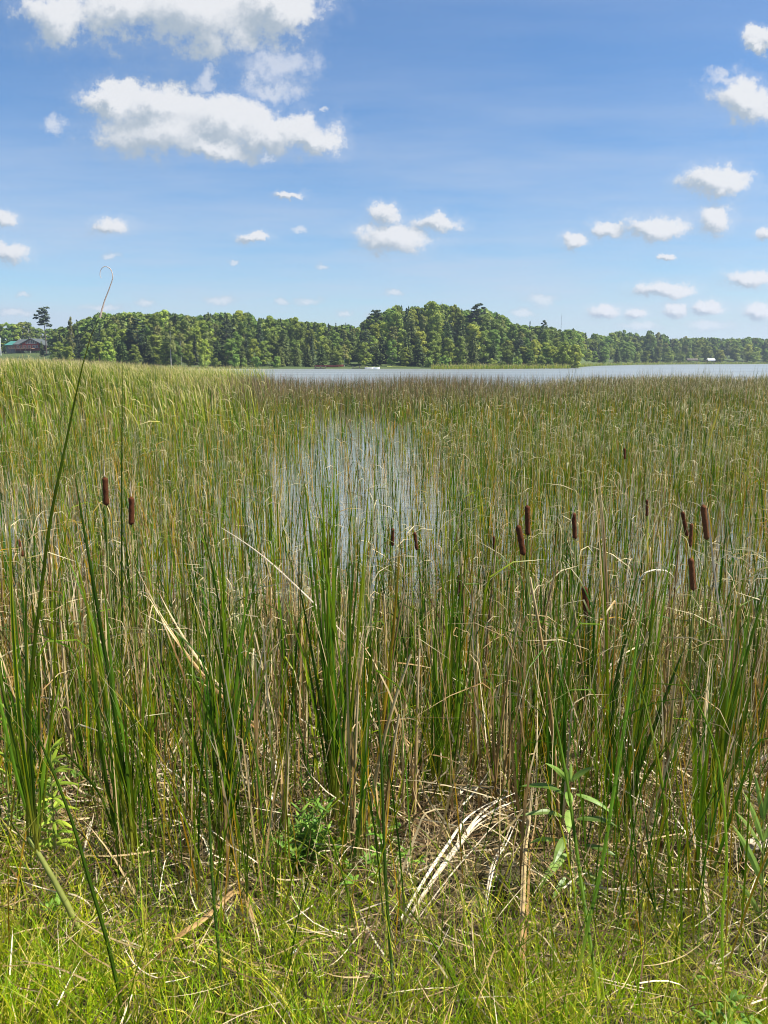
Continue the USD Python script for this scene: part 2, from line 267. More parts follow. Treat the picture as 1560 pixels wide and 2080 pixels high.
M['head'] = simple('seed_head', (0.078, 0.027, 0.011), 0.95, 0.1, 0.45, 260.0, 0.0015)
M['head_pale'] = simple('paler_seed_head', (0.12, 0.048, 0.020), 0.95, 0.1, 0.45, 260.0, 0.0015)
M['stem'] = simple('reed_stem', (0.20, 0.22, 0.05), 0.5, 0.3, 0.3, 14)
M['spike'] = simple('dry_spike', (0.55, 0.44, 0.37), 0.8, 0.2, 0.3, 20)
M['bark'] = simple('bark', (0.12, 0.095, 0.075), 0.9, 0.1, 0.4, 3)
M['birch_bark'] = simple('birch_bark', (0.36, 0.34, 0.30), 0.8, 0.1, 0.4, 2)
M['red_wall'] = simple('red_wood', (0.26, 0.055, 0.032), 0.75, 0.2, 0.2, 1.2)
M['grey_wall'] = simple('grey_wood', (0.20, 0.17, 0.15), 0.75, 0.2, 0.2, 1.2)
M['roof_grey'] = simple('shingle_roof', (0.065, 0.078, 0.075), 0.8, 0.3, 0.2, 3)
M['roof_green'] = simple('green_metal_roof', (0.045, 0.17, 0.13), 0.45, 0.5, 0.1, 1)
M['trim'] = simple('pale_trim', (0.62, 0.60, 0.56), 0.6, 0.3, 0.1, 2)
M['deck'] = simple('deck_wood', (0.32, 0.19, 0.12), 0.8, 0.2, 0.25, 2)
M['pane'] = usdkit.material(stage, '/World/Looks/window_pane', {'p': ('principled_bsdf', dict(base_color=(0.05, 0.06, 0.07), roughness=0.08, specular_ior_level=0.6))}, surface='p.BSDF')
M['white'] = simple('white_paint', (0.78, 0.78, 0.76), 0.5, 0.4, 0.08, 2)
M['boat_red'] = simple('red_hull', (0.22, 0.05, 0.04), 0.5, 0.4, 0.15, 2)
M['dock'] = simple('dock_wood', (0.15, 0.13, 0.105), 0.85, 0.2, 0.25, 2)
M['steel'] = simple('grey_steel', (0.32, 0.33, 0.35), 0.5, 0.4, 0.1, 1)
M['petal'] = simple('petal', (0.80, 0.80, 0.84), 0.5, 0.3, 0.05, 50)
M['pollen'] = simple('yellow_eye', (0.6, 0.45, 0.05), 0.7, 0.2, 0.1, 50)
M['lawn'] = simple('lawn', (0.22, 0.26, 0.07), 0.9, 0.1, 0.25, 0.4)

# ------------------------------------------------------------------ terrain
SH_U = [-2.0, -0.50, -0.42, -0.36, -0.21, -0.05, 0.10, 0.235, 0.27, 0.32, 0.40, 0.50, 2.0]
SH_D = [260, 255, 215, 195, 212, 216, 214, 228, 320, 390, 440, 465, 520]
HI_H = [2.5, 4.0, 4.5, 5.0, 5.0, 5.0, 8.0, 5.5, 3.0, 4.0, 5.0, 6.0, 6.0]
def shore(u): return np.interp(u, SH_U, SH_D)
def height(x, y):
    x, y = np.asarray(x, float), np.asarray(y, float)
    n1 = meshkit.fbm(np.stack([x * 0.8, y * 0.8, 0 * x], -1), 3, 3) - 0.5
    near = np.interp(y + n1 * 1.6, [-40, -1, 0, 1.5, 2.5, 4.2, 6.5, 9, 60, 90], [0.9, 0.80, 0.78, 0.70, 0.55, 0.24, -0.03, -0.16, -0.30, -2.0])
    n2 = meshkit.fbm(np.stack([x * 5, y * 5, 0 * x], -1), 3, 5) - 0.5
    near = near + n2 * 0.10 * smooth01(-y, -9, -5)
    yy = np.maximum(y, 1.0); u = x / yy
    left = smooth01(-u, 0.16, 0.46) * smooth01(y, 12, 45) * 1.15
    d = y - shore(u)
    far = -2.0 + 2.45 * smooth01(d, -14, 2) + np.interp(u, SH_U, HI_H) * smooth01(d, 2, 62) + (meshkit.fbm(np.stack([x * .02, y * .02, 0 * x], -1), 3, 9) - 0.5) * 5 * smooth01(d, 10, 60)
    far = far + 22 * smooth01(y, 650, 1500) * (0.5 + meshkit.fbm(np.stack([x * .0016, y * .0016, 0 * x], -1), 3, 19))
    return np.where(y < 85, np.maximum(near, -0.30 + left), np.maximum(far, -0.30 + left * smooth01(-u, 0.19, 0.27)))
def ground_at(px, py):
    d = ray(px, py); t = np.linspace(0.5, 60, 6000); P = EYE + d * t[:, None]
    below = P[:, 2] < height(P[:, 0], P[:, 1]); i = int(np.argmax(below)) if below.any() else len(t) - 1
    return P[i]
def zat(x, y): return float(height(np.array([x]), np.array([y]))[0])

def at_g(px, py, Y, up=.03):
    p = at(px, py, Y)
    while p[2] < zat(p[0], p[1]) + up and Y > .8: Y *= .985; p = at(px, py, Y)
    return p
def grid(xs, ys):
    X, Y = np.meshgrid(xs, ys); v = np.stack([X, Y, height(X, Y)], -1).reshape(-1, 3)
    nx, ny = len(xs), len(ys); i, j = np.meshgrid(np.arange(ny - 1), np.arange(nx - 1), indexing='ij'); a = (i * nx + j).ravel()
    return v, np.stack([a, a + 1, a + nx + 1, a + nx], 1)
xs = np.unique(np.round(np.concatenate([np.arange(-4, 4.01, 0.06), -np.geomspace(4, 3200, 130), np.geomspace(4, 3200, 130)]), 3))
ys = np.unique(np.round(np.concatenate([np.linspace(-60, 0.3, 25), np.arange(0.3, 9, 0.06), np.geomspace(9, 150, 90), np.arange(150, 560, 3.0), np.geomspace(560, 5000, 40)]), 3))
M['ground'] = usdkit.material(stage, '/World/Looks/ground', {
    'g': ('geometry', {}), 'n': ('noise_texture', dict(scale=14.0, detail=6, roughness=0.7)), 'n2': ('noise_texture', dict(scale=1.3, detail=3)), 'n3': ('noise_texture', dict(scale=0.03, detail=4)),
    'r': ('rgb_ramp', dict(ramp=[(0.3, (0.028, 0.020, 0.012)), (0.5, (0.075, 0.054, 0.030)), (0.68, (0.17, 0.13, 0.072)), (0.8, (0.26, 0.21, 0.12))])),
    'r2': ('rgb_ramp', dict(ramp=[(0.4, (0, 0, 0)), (0.6, (1, 1, 1))])), 'mx': ('mix', dict(color2=(0.075, 0.085, 0.026))), 'f': ('math', dict(math_type='multiply', value2=0.45)),
    's': ('separate_xyz', {}), 'fy': ('map_range', dict(from_min=100, from_max=160, clamp=True)), 'mf': ('mix', dict(color2=(0.06, 0.085, 0.025))),
    'b': ('bump', dict(strength=0.9, distance=0.03)), 'p': ('principled_bsdf', dict(roughness=0.9, specular_ior_level=0.2))},
    [('g.position', 'n.vector'), ('g.position', 'n2.vector'), ('n.fac', 'r.fac'), ('n2.fac', 'r2.fac'), ('r2.color', 'f.value1'), ('f.value', 'mx.fac'), ('r.color', 'mx.color1'), ('g.position', 's.vector'), ('s.y', 'fy.value'),
     ('fy.result', 'mf.fac'), ('mx.color', 'mf.color1'), ('mf.color', 'p.base_color'), ('n.fac', 'b.height'), ('b.normal', 'p.normal')], surface='p.BSDF')
tag(obj('ground', grid(xs, ys), M['ground'], smooth=True), kind='structure')

M['water'] = usdkit.material(stage, '/World/Looks/water', {
    'g': ('geometry', {}), 's': ('separate_xyz', {}), 'far': ('map_range', dict(from_min=35, from_max=75, to_min=0.0, to_max=1.0, clamp=True)),
    'm1': ('mapping', dict(mapping_type='point', scale=(1.0, 1.0, 1.0))), 'n1': ('noise_texture', dict(scale=2.2, detail=4, roughness=0.6)), 'rg': ('map_range', dict(from_min=0, from_max=1, to_min=0.035, to_max=0.30)), 'io': ('map_range', dict(from_min=0, from_max=1, to_min=2.0, to_max=3.4)), 'wm': ('mapping', dict(mapping_type='point', scale=(0.010, 0.11, 1.0))), 'wn': ('noise_texture', dict(scale=1.0, detail=3)), 'wr': ('map_range', dict(from_min=0.35, from_max=0.65, to_min=0.88, to_max=1.08)), 'wx': ('math', dict(math_type='multiply')),
    'bs': ('map_range', dict(from_min=0, from_max=1, to_min=0.04, to_max=0.6)), 'bf': ('bump', dict(distance=0.30)),
    'an': ('noise_texture', dict(scale=0.55, detail=5, roughness=0.65)), 'ad': ('noise_texture', dict(scale=38.0, detail=3)), 'av': ('voronoi_texture', dict(scale=60.0)),
    'ay': ('map_range', dict(from_min=5.0, from_max=9.5, to_min=0.22, to_max=-0.32, clamp=True)), 'as': ('math', dict(math_type='add')), 'ad2': ('math', dict(math_type='multiply_add', value2=0.35)), 'am': ('map_range', dict(range_type='smoothstep', from_min=0.58, from_max=0.70)),
    'ac': ('rgb_ramp', dict(ramp=[(0.3, (0.09, 0.075, 0.030)), (0.5, (0.19, 0.165, 0.06)), (0.7, (0.36, 0.32, 0.13))])),
    'p': ('principled_bsdf', dict(base_color=(0.16, 0.175, 0.15), ior=1.65, specular_ior_level=0.6)), 'al': ('principled_bsdf', dict(roughness=0.75, specular_ior_level=0.3)), 'mx': ('mix_closure', {})},
    [('g.position', 's.vector'), ('s.y', 'far.value'), ('far.result', 'bs.value'), ('far.result', 'rg.value'), ('g.position', 'wm.vector'), ('wm.vector', 'wn.vector'), ('wn.fac', 'wr.value'), ('rg.result', 'wx.value1'), ('wr.result', 'wx.value2'), ('wx.value', 'p.roughness'), ('far.result', 'io.value'), ('io.result', 'p.ior'), ('g.position', 'n1.vector'), ('n1.fac', 'bf.height'), ('bs.result', 'bf.strength'), ('bf.normal', 'p.normal'),
     ('g.position', 'an.vector'), ('g.position', 'ad.vector'), ('s.y', 'ay.value'), ('an.fac', 'as.value1'), ('ay.result', 'as.value2'), ('ad.fac', 'ad2.value1'), ('as.value', 'ad2.value3'), ('ad2.value', 'am.value'), ('ad.fac', 'ac.fac'), ('ac.color', 'al.base_color'),
     ('am.result', 'mx.fac'), ('p.BSDF', 'mx.closure1'), ('al.BSDF', 'mx.closure2')], surface='mx.closure')
tag(obj('lake_water', (np.array([[-900, 2.0, 0], [900, 2.0, 0], [900, 760, 0], [-900, 760, 0]], float), np.array([[0, 1, 2, 3]])), M['water']), kind='structure')

# ------------------------------------------------------------------ trees
def foliage_mat(name, cols, trans=0.25, vary=0.30):
    N = {'uv': ('uvmap', dict(attribute='st')), 's': ('separate_xyz', {}), 'r': ('rgb_ramp', dict(ramp=cols)), 'oi': ('object_info', {}), 'ov': ('map_range', dict(to_min=1 - vary, to_max=1 + vary)),
         'wn': ('white_noise_texture', dict(dimensions='1D')), 'oh': ('map_range', dict(to_min=0.475, to_max=0.515)), 'hv': ('hsv', {}),
         'p': ('principled_bsdf', dict(roughness=0.6, specular_ior_level=0.25)), 'tr': ('translucent_bsdf', {}), 'mx': ('mix_closure', dict(fac=trans))}
    L = [('uv.UV', 's.vector'), ('s.y', 'r.fac'), ('r.color', 'hv.color'), ('oi.random', 'ov.value'), ('ov.result', 'hv.value'), ('oi.random', 'wn.w'), ('wn.value', 'oh.value'), ('oh.result', 'hv.hue'),
         ('hv.color', 'p.base_color'), ('hv.color', 'tr.color'), ('p.BSDF', 'mx.closure1'), ('tr.BSDF', 'mx.closure2')]
    return usdkit.material(stage, '/World/Looks/' + name, N, L, surface='mx.closure')
M['f_broad'] = foliage_mat('broadleaf_foliage', [(0, (0.104, 0.175, 0.033)), (0.5, (0.182, 0.265, 0.044)), (1, (0.295, 0.356, 0.059))], 0.32)
M['f_bright'] = foliage_mat('bright_foliage', [(0, (0.159, 0.233, 0.031)), (0.5, (0.270, 0.338, 0.045)), (1, (0.397, 0.423, 0.065))], 0.34)
M['f_conifer'] = foliage_mat('conifer_foliage', [(0, (0.026, 0.050, 0.024)), (0.5, (0.048, 0.078, 0.031)), (1, (0.084, 0.114, 0.041))], 0.15)
M['f_cedar'] = foliage_mat('cedar_foliage', [(0, (0.050, 0.087, 0.024)), (0.5, (0.090, 0.133, 0.031)), (1, (0.140, 0.179, 0.041))], 0.2)
M['f_birch'] = foliage_mat('birch_foliage', [(0, (0.152, 0.196, 0.048)), (0.5, (0.244, 0.271, 0.067)), (1, (0.334, 0.337, 0.096))], 0.34)

def leaf_quads(pos, nrm, size, r, g, stretch=1.0, droop=None):
    """Small leaf-spray faces at the points, facing roughly along nrm."""
    n = len(pos); nrm = nrm / (np.linalg.norm(nrm, axis=1, keepdims=True) + 1e-9)
    a = np.cross(nrm, r.normal(size=(n, 3))) if droop is None else droop
    a = a / (np.linalg.norm(a, axis=1, keepdims=True) + 1e-9); b = np.cross(nrm, a)
    s = (size * r.uniform(0.6, 1.3, n))[:, None]
    v = np.stack([pos - a * s * .5 * stretch, pos + b * s * .42 + a * s * .08 * stretch, pos + a * s * .55 * stretch + nrm * s * .12, pos - b * s * .42 - nrm * s * .08], 1).reshape(-1, 3)
    i = np.arange(n)[:, None] * 4
    f = np.concatenate([i + [[0, 1, 2]], i + [[0, 2, 3]]]).reshape(-1, 3)
    uv = np.stack([np.zeros(n * 4), np.repeat(np.clip(g, 0, 1), 4)], 1)
    return v, f, uv
def unit(r, n): v = r.normal(size=(n, 3)); return v / np.linalg.norm(v, axis=1, keepdims=True)
def limbs(r, H, R, t0, n, thick):
    parts = [tube([(0, 0, -0.6), (r.uniform(-.15, .15), r.uniform(-.15, .15), H * .5), (r.uniform(-.4, .4), r.uniform(-.4, .4), H * .93)], np.array([thick, thick * .7, thick * .15]), 7, 8)]
    for _ in range(n):
        z = H * r.uniform(t0, .8); a = r.uniform(0, 6.28); q = R * r.uniform(.5, .85)
        parts.append(tube([(0, 0, z), (q * .5 * math.cos(a), q * .5 * math.sin(a), z + q * .35), (q * math.cos(a), q * math.sin(a), z + q * .8)], np.array([thick * .4, thick * .08]), 4, 4))
    return join(parts)
def broadleaf(seed, H=14.0, R=3.6, low=0.06, lobes=46, per=120, size=0.44, gap=0.0):
    r = np.random.default_rng(seed); out = []
    for k in range(lobes):
        t = low + (0.97 - low) * (k + r.uniform(0, 1)) / lobes
        env = R * (math.sin(math.pi * min(max((t - low * .6) / (1.06 - low * .6), 0), 1) ** 0.75)) ** 0.6
        a, q = r.uniform(0, 6.28), env * math.sqrt(r.uniform(0.1, 1)) * .72
        lr = max(R * r.uniform(.20, .42) * (1.1 - .45 * t), .55)
        c = np.array([q * math.cos(a), q * math.sin(a), min(H * t, H - lr * .75)])
        d = unit(r, per); d[:, 2] = np.where(d[:, 2] < -.3, -d[:, 2] * .8, d[:, 2])
        rad = lr * (0.70 + 0.42 * meshkit.noise(d * 2.2 + k * 7.3, seed)) * r.uniform(.75, 1.08, per)
        p = c + d * rad[:, None] * np.array([.98, .98, 1.0 + .25 * r.uniform()])
        g = r.uniform(0, 1) * .5 + r.uniform(0, .5, per)
        out.append(leaf_quads(p, d + r.normal(size=(per, 3)) * .55, size, r, g))
    return join(out), limbs(r, H, R, low + .08, 7, 0.011 * H)
def conifer(seed, H=15.0, R=2.2, low=0.06, size=0.6, power=1.0, rows=44, ragged=.35):
    r = np.random.default_rng(seed); P, Nn, D, G = [], [], [], []
    for k in range(rows):
        t = low + (1 - low) * (k / rows) ** .92
        rr = R * (1 - t) ** power + .10
        nb = max(4, int(9 * rr / R) + 3)
        for j in range(nb):
            a = r.uniform(0, 6.28); l = rr * r.uniform(1 - ragged, 1.12); m = max(2, int(l / .34))
            q = np.linspace(.25, 1, m) * l
            P.append(np.stack([q * math.cos(a), q * math.sin(a), H * t - .30 * q + .1 * q ** 2 / R + r.normal(size=m) * .10], 1))
            D.append(np.tile([math.cos(a), math.sin(a), -.45], (m, 1)) + r.normal(size=(m, 3)) * .35)
            Nn.append(np.tile([math.cos(a) * .5, math.sin(a) * .5, .8], (m, 1)) + r.normal(size=(m, 3)) * .4)
            G.append(np.linspace(0, .45, m) + r.uniform(0, .5))
    P, Nn, D, G = map(np.concatenate, (P, Nn, D, G))
    tip = np.stack([0 * np.linspace(0, 1, 6), 0 * np.linspace(0, 1, 6), H * np.linspace(.96, 1.0, 6)], 1)
    P = np.vstack([P, tip]); Nn = np.vstack([Nn, unit(r, 6)]); D = np.vstack([D, np.tile([0, 0, 1.0], (6, 1))]); G = np.concatenate([G, np.full(6, .4)])
    return leaf_quads(P, Nn, size, r, G, 1.25, D), join([tube([(0, 0, -.6), (0, 0, H * .97)], np.array([.012 * H, .002 * H]), 7, 6)])
def pine(seed, H=17.0, R=3.0, low=0.45, pads=22, per=85, size=.55):
    r = np.random.default_rng(seed); out, wood = [], [tube([(0, 0, -.6), (r.uniform(-.2, .2), 0, H * .5), (r.uniform(-.3, .3), r.uniform(-.3, .3), H * .97)], np.array([.0125 * H, .008 * H, .002 * H]), 7, 8)]
    for k in range(pads):
        t = low + (.98 - low) * (k + r.uniform(0, .8)) / pads
        env = R * (1 - ((t - low) / (1.03 - low)) ** 2) ** .5 * min(1, .55 + (t - low) * 2.2)
        a, q = k * 2.4 + r.uniform(-.5, .5), env * r.uniform(.35, 1.0)
        c = np.array([q * math.cos(a), q * math.sin(a), H * t]); lr = r.uniform(.55, .95) * (1.25 - .5 * t)
        d = unit(r, per); p = c + d * (lr * r.uniform(.35, 1.1, per))[:, None] * np.array([1.35, 1.35, .55])
        out.append(leaf_quads(p, d * .5 + [0, 0, .7] + r.normal(size=(per, 3)) * .5, size, r, r.uniform(0, .4) + r.uniform(0, .6, per)))
        wood.append(tube([(0, 0, H * t - q * .25), c * [.6, .6, 1] - [0, 0, .12], c], np.array([.05, .02]), 4, 3))
    return join(out), join(wood)
T = {}
def proto(kind, n, make, fol, bark, H):
    T[kind] = []
    for i in range(n):
        name = f'class_{kind}_{i:03d}'
        c = class_prim(name); cr, tr = make(i)
        usdkit.mesh(stage, f'/World/{name}/crown', (cr[0], cr[1]), M[fol], uv=cr[2]); usdkit.mesh(stage, f'/World/{name}/trunk', (tr[0], tr[1]), M[bark])
        T[kind].append((c, H))
proto('broadleaf_tree', 5, lambda i: broadleaf(11 + i, 14, [3.6, 4.2, 3.2, 3.9, 3.4][i]), 'f_broad', 'bark', 14)
proto('bright_tree', 4, lambda i: broadleaf(31 + i, 12, [3.4, 3.0, 3.8, 3.3][i], low=.05), 'f_bright', 'bark', 12)
proto('birch_tree', 4, lambda i: broadleaf(51 + i, 14, [2.3, 2.6, 2.0, 2.4][i], low=.34, lobes=30, per=75, size=.42), 'f_birch', 'birch_bark', 14)
proto('spruce_tree', 3, lambda i: conifer(71 + i, 15, [1.9, 2.3, 1.6][i]), 'f_conifer', 'bark', 15)
proto('cedar_tree', 3, lambda i: conifer(81 + i, 12, [2.6, 3.0, 2.3][i], low=.02, power=.62, rows=46, size=.62, ragged=.3), 'f_cedar', 'bark', 12)
proto('white_pine', 3, lambda i: pine(91 + i, 17, [3.4, 3.0, 3.7][i], low=.30, pads=30), 'f_conifer', 'bark', 17)
proto('red_pine', 1, lambda i: pine(101, 17, 2.7, low=.60, pads=22, per=70), 'f_conifer', 'bark', 17)
proto('shore_bush', 3, lambda i: broadleaf(111 + i, 3.2, 1.9, low=.05, lobes=12, per=90, size=.42), 'f_broad', 'bark', 3.2)
proto('dead_snag', 1, lambda i: (broadleaf(121, 14, 1.6, low=.4, lobes=6, per=14, size=.4)[0], limbs(np.random.default_rng(3), 14, 2.4, .3, 22, .13)), 'f_birch', 'birch_bark', 14)

SKYLINE = [(-200,655),(0,655),(23,657),(40,652),(60,653),(85,664),(120,663),(133,668),(150,660),(165,664),(185,645),(200,642),(230,632),(253,637),(277,631),(317,636),(347,631),(383,637),(407,642),(433,636),(460,633),(483,632),(513,633),(520,643),(563,645),(593,645),(620,652),(650,651),(677,660),(707,657),(730,662),(745,650),(763,634),(783,632),(803,618),(827,620),(853,620),(880,616),(903,617),(933,625),(950,631),(967,625),(987,627),(1010,637),(1033,652),(1057,664),(1073,660),(1103,660),(1127,667),(1153,667),(1190,675),(1227,680),(1257,674),(1273,672),(1287,682),(1317,674),(1337,677),(1350,688),(1373,684),(1423,682),(1447,685),(1473,685),(1523,684),(1560,687),(1800,688)]
SX, SY = zip(*SKYLINE)
LABELS = {'broadleaf_tree': 'rounded mid green broadleaf', 'bright_tree': 'bright yellow-green broadleaf tree', 'birch_tree': 'slender airy birch with a pale trunk', 'spruce_tree': 'narrow dark spruce with a pointed top',
          'cedar_tree': 'dense dark cedar leafy to the ground', 'white_pine': 'ragged dark pine with layered branches', 'shore_bush': 'low green bush', 'dead_snag': 'bare grey half-dead tree', 'red_pine': 'tall red pine'}
CATS = {'shore_bush': 'bush'}
tr_rng = np.random.default_rng(2024)
def plant(kind, px, Y, ztop=None, h=None, label=None, group=None, wide=1.0, var=None, sink=0.0):
    """A tree at depth Y in the direction of px whose top reaches the height ztop."""
    x = (px - 780) / F * Y * (FWD[1] + 0.0) / 1.0
    d = ray(px, 731); x = d[0] / d[1] * Y
    z = zat(x, Y) - sink; protos = T[kind]; c, H = protos[tr_rng.integers(len(protos)) if var is None else var]
    h = h or max(ztop - z, 2.5); s = h / H
    w = s ** 0.6 * wide * tr_rng.uniform(.88, 1.15)
    return copy(c, kind, label or f'{LABELS[kind]} in the wood across the water', CATS.get(kind, 'tree'), (x, Y, z), tr_rng.uniform(0, 6.28), (w, w, s), group)
def ztop_at(py, Y): d = ray(780, py); return EYE[2] + d[2] / d[1] * Y
def zone_of(px): return ('left wood behind the reeds' if px < 470 else 'wood on the middle hump' if px < 1180 else 'low distant wood at right')
ROWS = [(5, .50, 27), (13, .66, 25), (24, .82, 24), (40, .98, 21)]
KINDS = ['broadleaf_tree', 'bright_tree', 'birch_tree', 'spruce_tree', 'cedar_tree', 'white_pine']
def kinds(px, row):
    if px < 170: return [.25, .22, .18, .12, .15, .08]
    if px < 470: return [.24, .28, .24, .08, .14, .02] if row else [.20, .22, .10, .06, .40, .02]
    if px < 740: return [.26, .24, .14, .22, .12, .02] if row else [.22, .10, .06, .12, .50, 0]
    if px < 1060: return [.44, .22, .14, .02, .10, .08] if row else [.34, .10, .06, .02, .46, .02]
    if px < 1190: return [.40, .30, .14, .10, .04, .02]
    return [.50, .16, .26, .02, .04, .02]
for row, (dy, frac, step) in enumerate(ROWS):
    px = -40 + 9 * row
    while px < 1610:
        near = px < 1180
        q = px + tr_rng.uniform(-6, 6)
        Y = float(shore((q - 780) / F)) + dy * (1.0 if near else 1.3) + tr_rng.uniform(-2, 4)
        py = np.interp(q, SX, SY); base = 748 if near else 741
        top = base + (py - base) * min(frac * tr_rng.uniform(.80, 1.10), 1.02 if row == 3 else .97)
        house_view = -30 < q < 112
        if house_view and row < 2: px += step; continue
        if house_view and row == 2: top = max(top, 0) ; Y += 95
        if house_view and row == 3: Y += 90
        k = KINDS[tr_rng.choice(6, p=np.array(kinds(q, row)) / np.sum(kinds(q, row)))]
        plant(k, q, Y, ztop_at(top, Y), label=f'{LABELS[k]} in the {zone_of(q)}', group=f'{k.replace("_", " ")}s in the {zone_of(q)}', wide=1.0 if near else 1.35)
        px += step * tr_rng.uniform(.8, 1.2) * (1.0 if near else .8)
for px in range(-28, 128, 13):
    k = ['broadleaf_tree', 'bright_tree', 'birch_tree'][tr_rng.integers(3)]
    plant(k, px, 330 + tr_rng.uniform(0, 14), ztop_at(np.interp(px, SX, SY) + tr_rng.uniform(-2, 7), 335), label=f'{LABELS[k]} behind the brown lake house', group=f'{k.replace("_", " ")}s behind the house', wide=1.2)
# single trees that one can point at
plant('red_pine', 95, 285, ztop_at(622, 285), label='tall red pine with a bare trunk standing above the wood right of the brown house', wide=1.15)
plant('birch_tree', 149, 225, ztop_at(644, 225), label='thin leaning birch with a white trunk right of the tall red pine', wide=.6, var=2)
plant('spruce_tree', 162, 226, ztop_at(650, 226), label='narrow black spruce spire just right of the thin white birch', wide=.55, var=2)
plant('bright_tree', 200, 206, ztop_at(697, 206), label='low yellow-green round tree at the left edge of the wood behind the reeds', var=0, wide=1.15)
plant('cedar_tree', 87, 270, ztop_at(693, 270), label='small dark conifer in front of the right end of the brown house', wide=.55, var=0)
for i, (px, py, Y) in enumerate([(668, 657, 262), (683, 656, 266), (694, 660, 262), (703, 656, 268), (712, 663, 262), (553, 648, 262), (592, 652, 264)]):
    plant('spruce_tree', px, Y, ztop_at(py, Y), label='dark spruce spire rising in the dip of the skyline left of the wooded hump', group='spruce spires in the dip of the skyline', wide=.7)
plant('white_pine', 763, 258, ztop_at(628, 258), label='dark pine at the left shoulder of the wooded hump', var=0, wide=1.2)
plant('white_pine', 968, 256, ztop_at(615, 256), label='pine with a tufted crown sticking up at the right shoulder of the wooded hump', var=1, wide=1.1)
plant('white_pine', 1103, 280, ztop_at(650, 280), label='small dark pine with a tufted top right of the wooded hump', var=1, wide=.8)
plant('spruce_tree', 1074, 268, ztop_at(653, 268), label='pointed spruce between the wooded hump and the small tufted pine', wide=.7)
for i, (px, top) in enumerate([(1148, 695), (1120, 703), (1085, 690), (1062, 705), (1168, 700)]):
    plant('bright_tree', px, 230 + 2 * (i % 2), ztop_at(top, 231), label=['large bright green tree at the right end of the wooded hump, at the water', 'bright green tree just left of the large one at the end of the hump', 'tall bright green tree on the shore right of the hump', 'small bright green tree on the shore below the pointed spruce', 'bright green tree outermost at the right end of the hump'][i], wide=1.15)
plant('bright_tree', 822, 221, ztop_at(706, 221), label='pale green small tree on the shore under the wooded hump', wide=1.0, var=1)
plant('bright_tree', 962, 232, ztop_at(660, 232), label='yellow-green tree half way up the right side of the wooded hump', wide=1.0, var=2)
plant('broadleaf_tree', 1262, 420, ztop_at(671, 420), label='dark round tree standing above the low distant wood, left one of two', var=1, wide=1.1)
plant('broadleaf_tree', 1318, 430, ztop_at(672, 430), label='dark round tree standing above the low distant wood, right one of two', var=3, wide=1.2)
plant('white_pine', 745, 224, ztop_at(668, 224), label='grey-green pine at the water left of the wooded hump', var=2, wide=1.0)
plant('white_pine', 282, 212, ztop_at(645, 212), label='grey-green ragged pine in the left wood above the thin dry cattail', var=1, wide=1.0)
plant('white_pine', 462, 222, ztop_at(645, 222), label='grey-green pine in the left wood near the start of the open water', var=1, wide=.9)
plant('birch_tree', 347, 206, ztop_at(652, 206), label='white-trunked birch in the left wood behind the reeds', var=0, wide=.9)
plant('dead_snag', 1250, 405, ztop_at(682, 405), label='bare grey tree in front of the low distant wood', wide=.8)
for px, Y in [(415, 209), (440, 212), (476, 213), (492, 214), (520, 214), (560, 215), (1000, 216), (1020, 217), (1052, 219), (1078, 221), (1100, 224), (1115, 226), (905, 216), (870, 216)]:
    plant('shore_bush', px, Y, h=tr_rng.uniform(1.8, 3.6), label='low green bush on the far bank at the waterline', group='bushes along the far waterline')
# the woods that close the view behind the single trees
fr = np.random.default_rng(5); pos, idx, sc = [], [], []
far_protos = [broadleaf(201 + i, 14, 4.6, lobes=14, per=80, size=1.0)[0] for i in range(3)] + [conifer(211, 14, 2.8, rows=22, size=1.0)[0]]
for _ in range(1500):
    u = fr.uniform(-.62, .62); D = float(shore(u))
    Y = D + fr.uniform(46, 110) if fr.uniform() < .55 else fr.uniform(700, 1500)
    x = u * Y; z = zat(x, Y); px = 780 + u * F
    lim = ztop_at(np.interp(px, SX, SY) + 3, Y)
    h = min(fr.uniform(11, 17), lim - z) if Y < 690 else fr.uniform(10, 15)
    if -0.52 < u < -0.42 and Y < 400: continue
    if h < 4: continue
    pos.append((x, Y, z - .3)); idx.append(fr.integers(4)); w = (h / 14) ** .5; sc.append((w, w, h / 14))
instancer('distant_wood', [((c[0], c[1]), M['f_broad'] if i < 3 else M['f_conifer'], c[2]) for i, c in enumerate(far_protos)], pos, fr.uniform(0, 6.28, len(pos)), sc, idx, 'dense green wood closing the far shore behind the front trees', 'wood')

# ------------------------------------------------------------------ house on the far left shore, seen on its gable
HY = 300.0
hx = lambda px: (px - 780) / F * HY / ray(780, 731)[1] * 1.0 if False else ray(px, 731)[0] / ray(px, 731)[1] * HY
hz = lambda py: ztop_at(py, HY)
house = thing('lake_house', 'dark red wooden lake house with grey roof and gable windows on the left far shore', 'house')
def part(name, meshes, mat, parent=None): return obj(name, trimesh.util.concatenate(meshes) if isinstance(meshes, list) else meshes, M[mat], parent or house)
def slab(pts, thick, dirn=(0, 0, -1)):
    p = np.asarray(pts, float); q = p + np.asarray(dirn, float) * thick; n = len(p)
    f = [[0, k, k + 1] for k in range(1, n - 1)] + [[n, n + k + 1, n + k] for k in range(1, n - 1)] + sum([[[k, n + k, (k + 1) % n], [(k + 1) % n, n + k, n + (k + 1) % n]] for k in range(n)], [])
    return trimesh.Trimesh(np.vstack([p, q]), f, process=False)
gx0, gx1, gpx, gze, gzp, gzb = hx(48.0), hx(82.0), hx(66.5), hz(696.5), hz(687.5), hz(712)
gable = slab([(gx0, HY, gzb), (gx1, HY, gzb), (gx1, HY, gze), (gpx, HY, gzp - .15), (gx0, HY, gze)], 9.0, (0, 1, 0))
part('gable_wall', gable, 'red_wall')
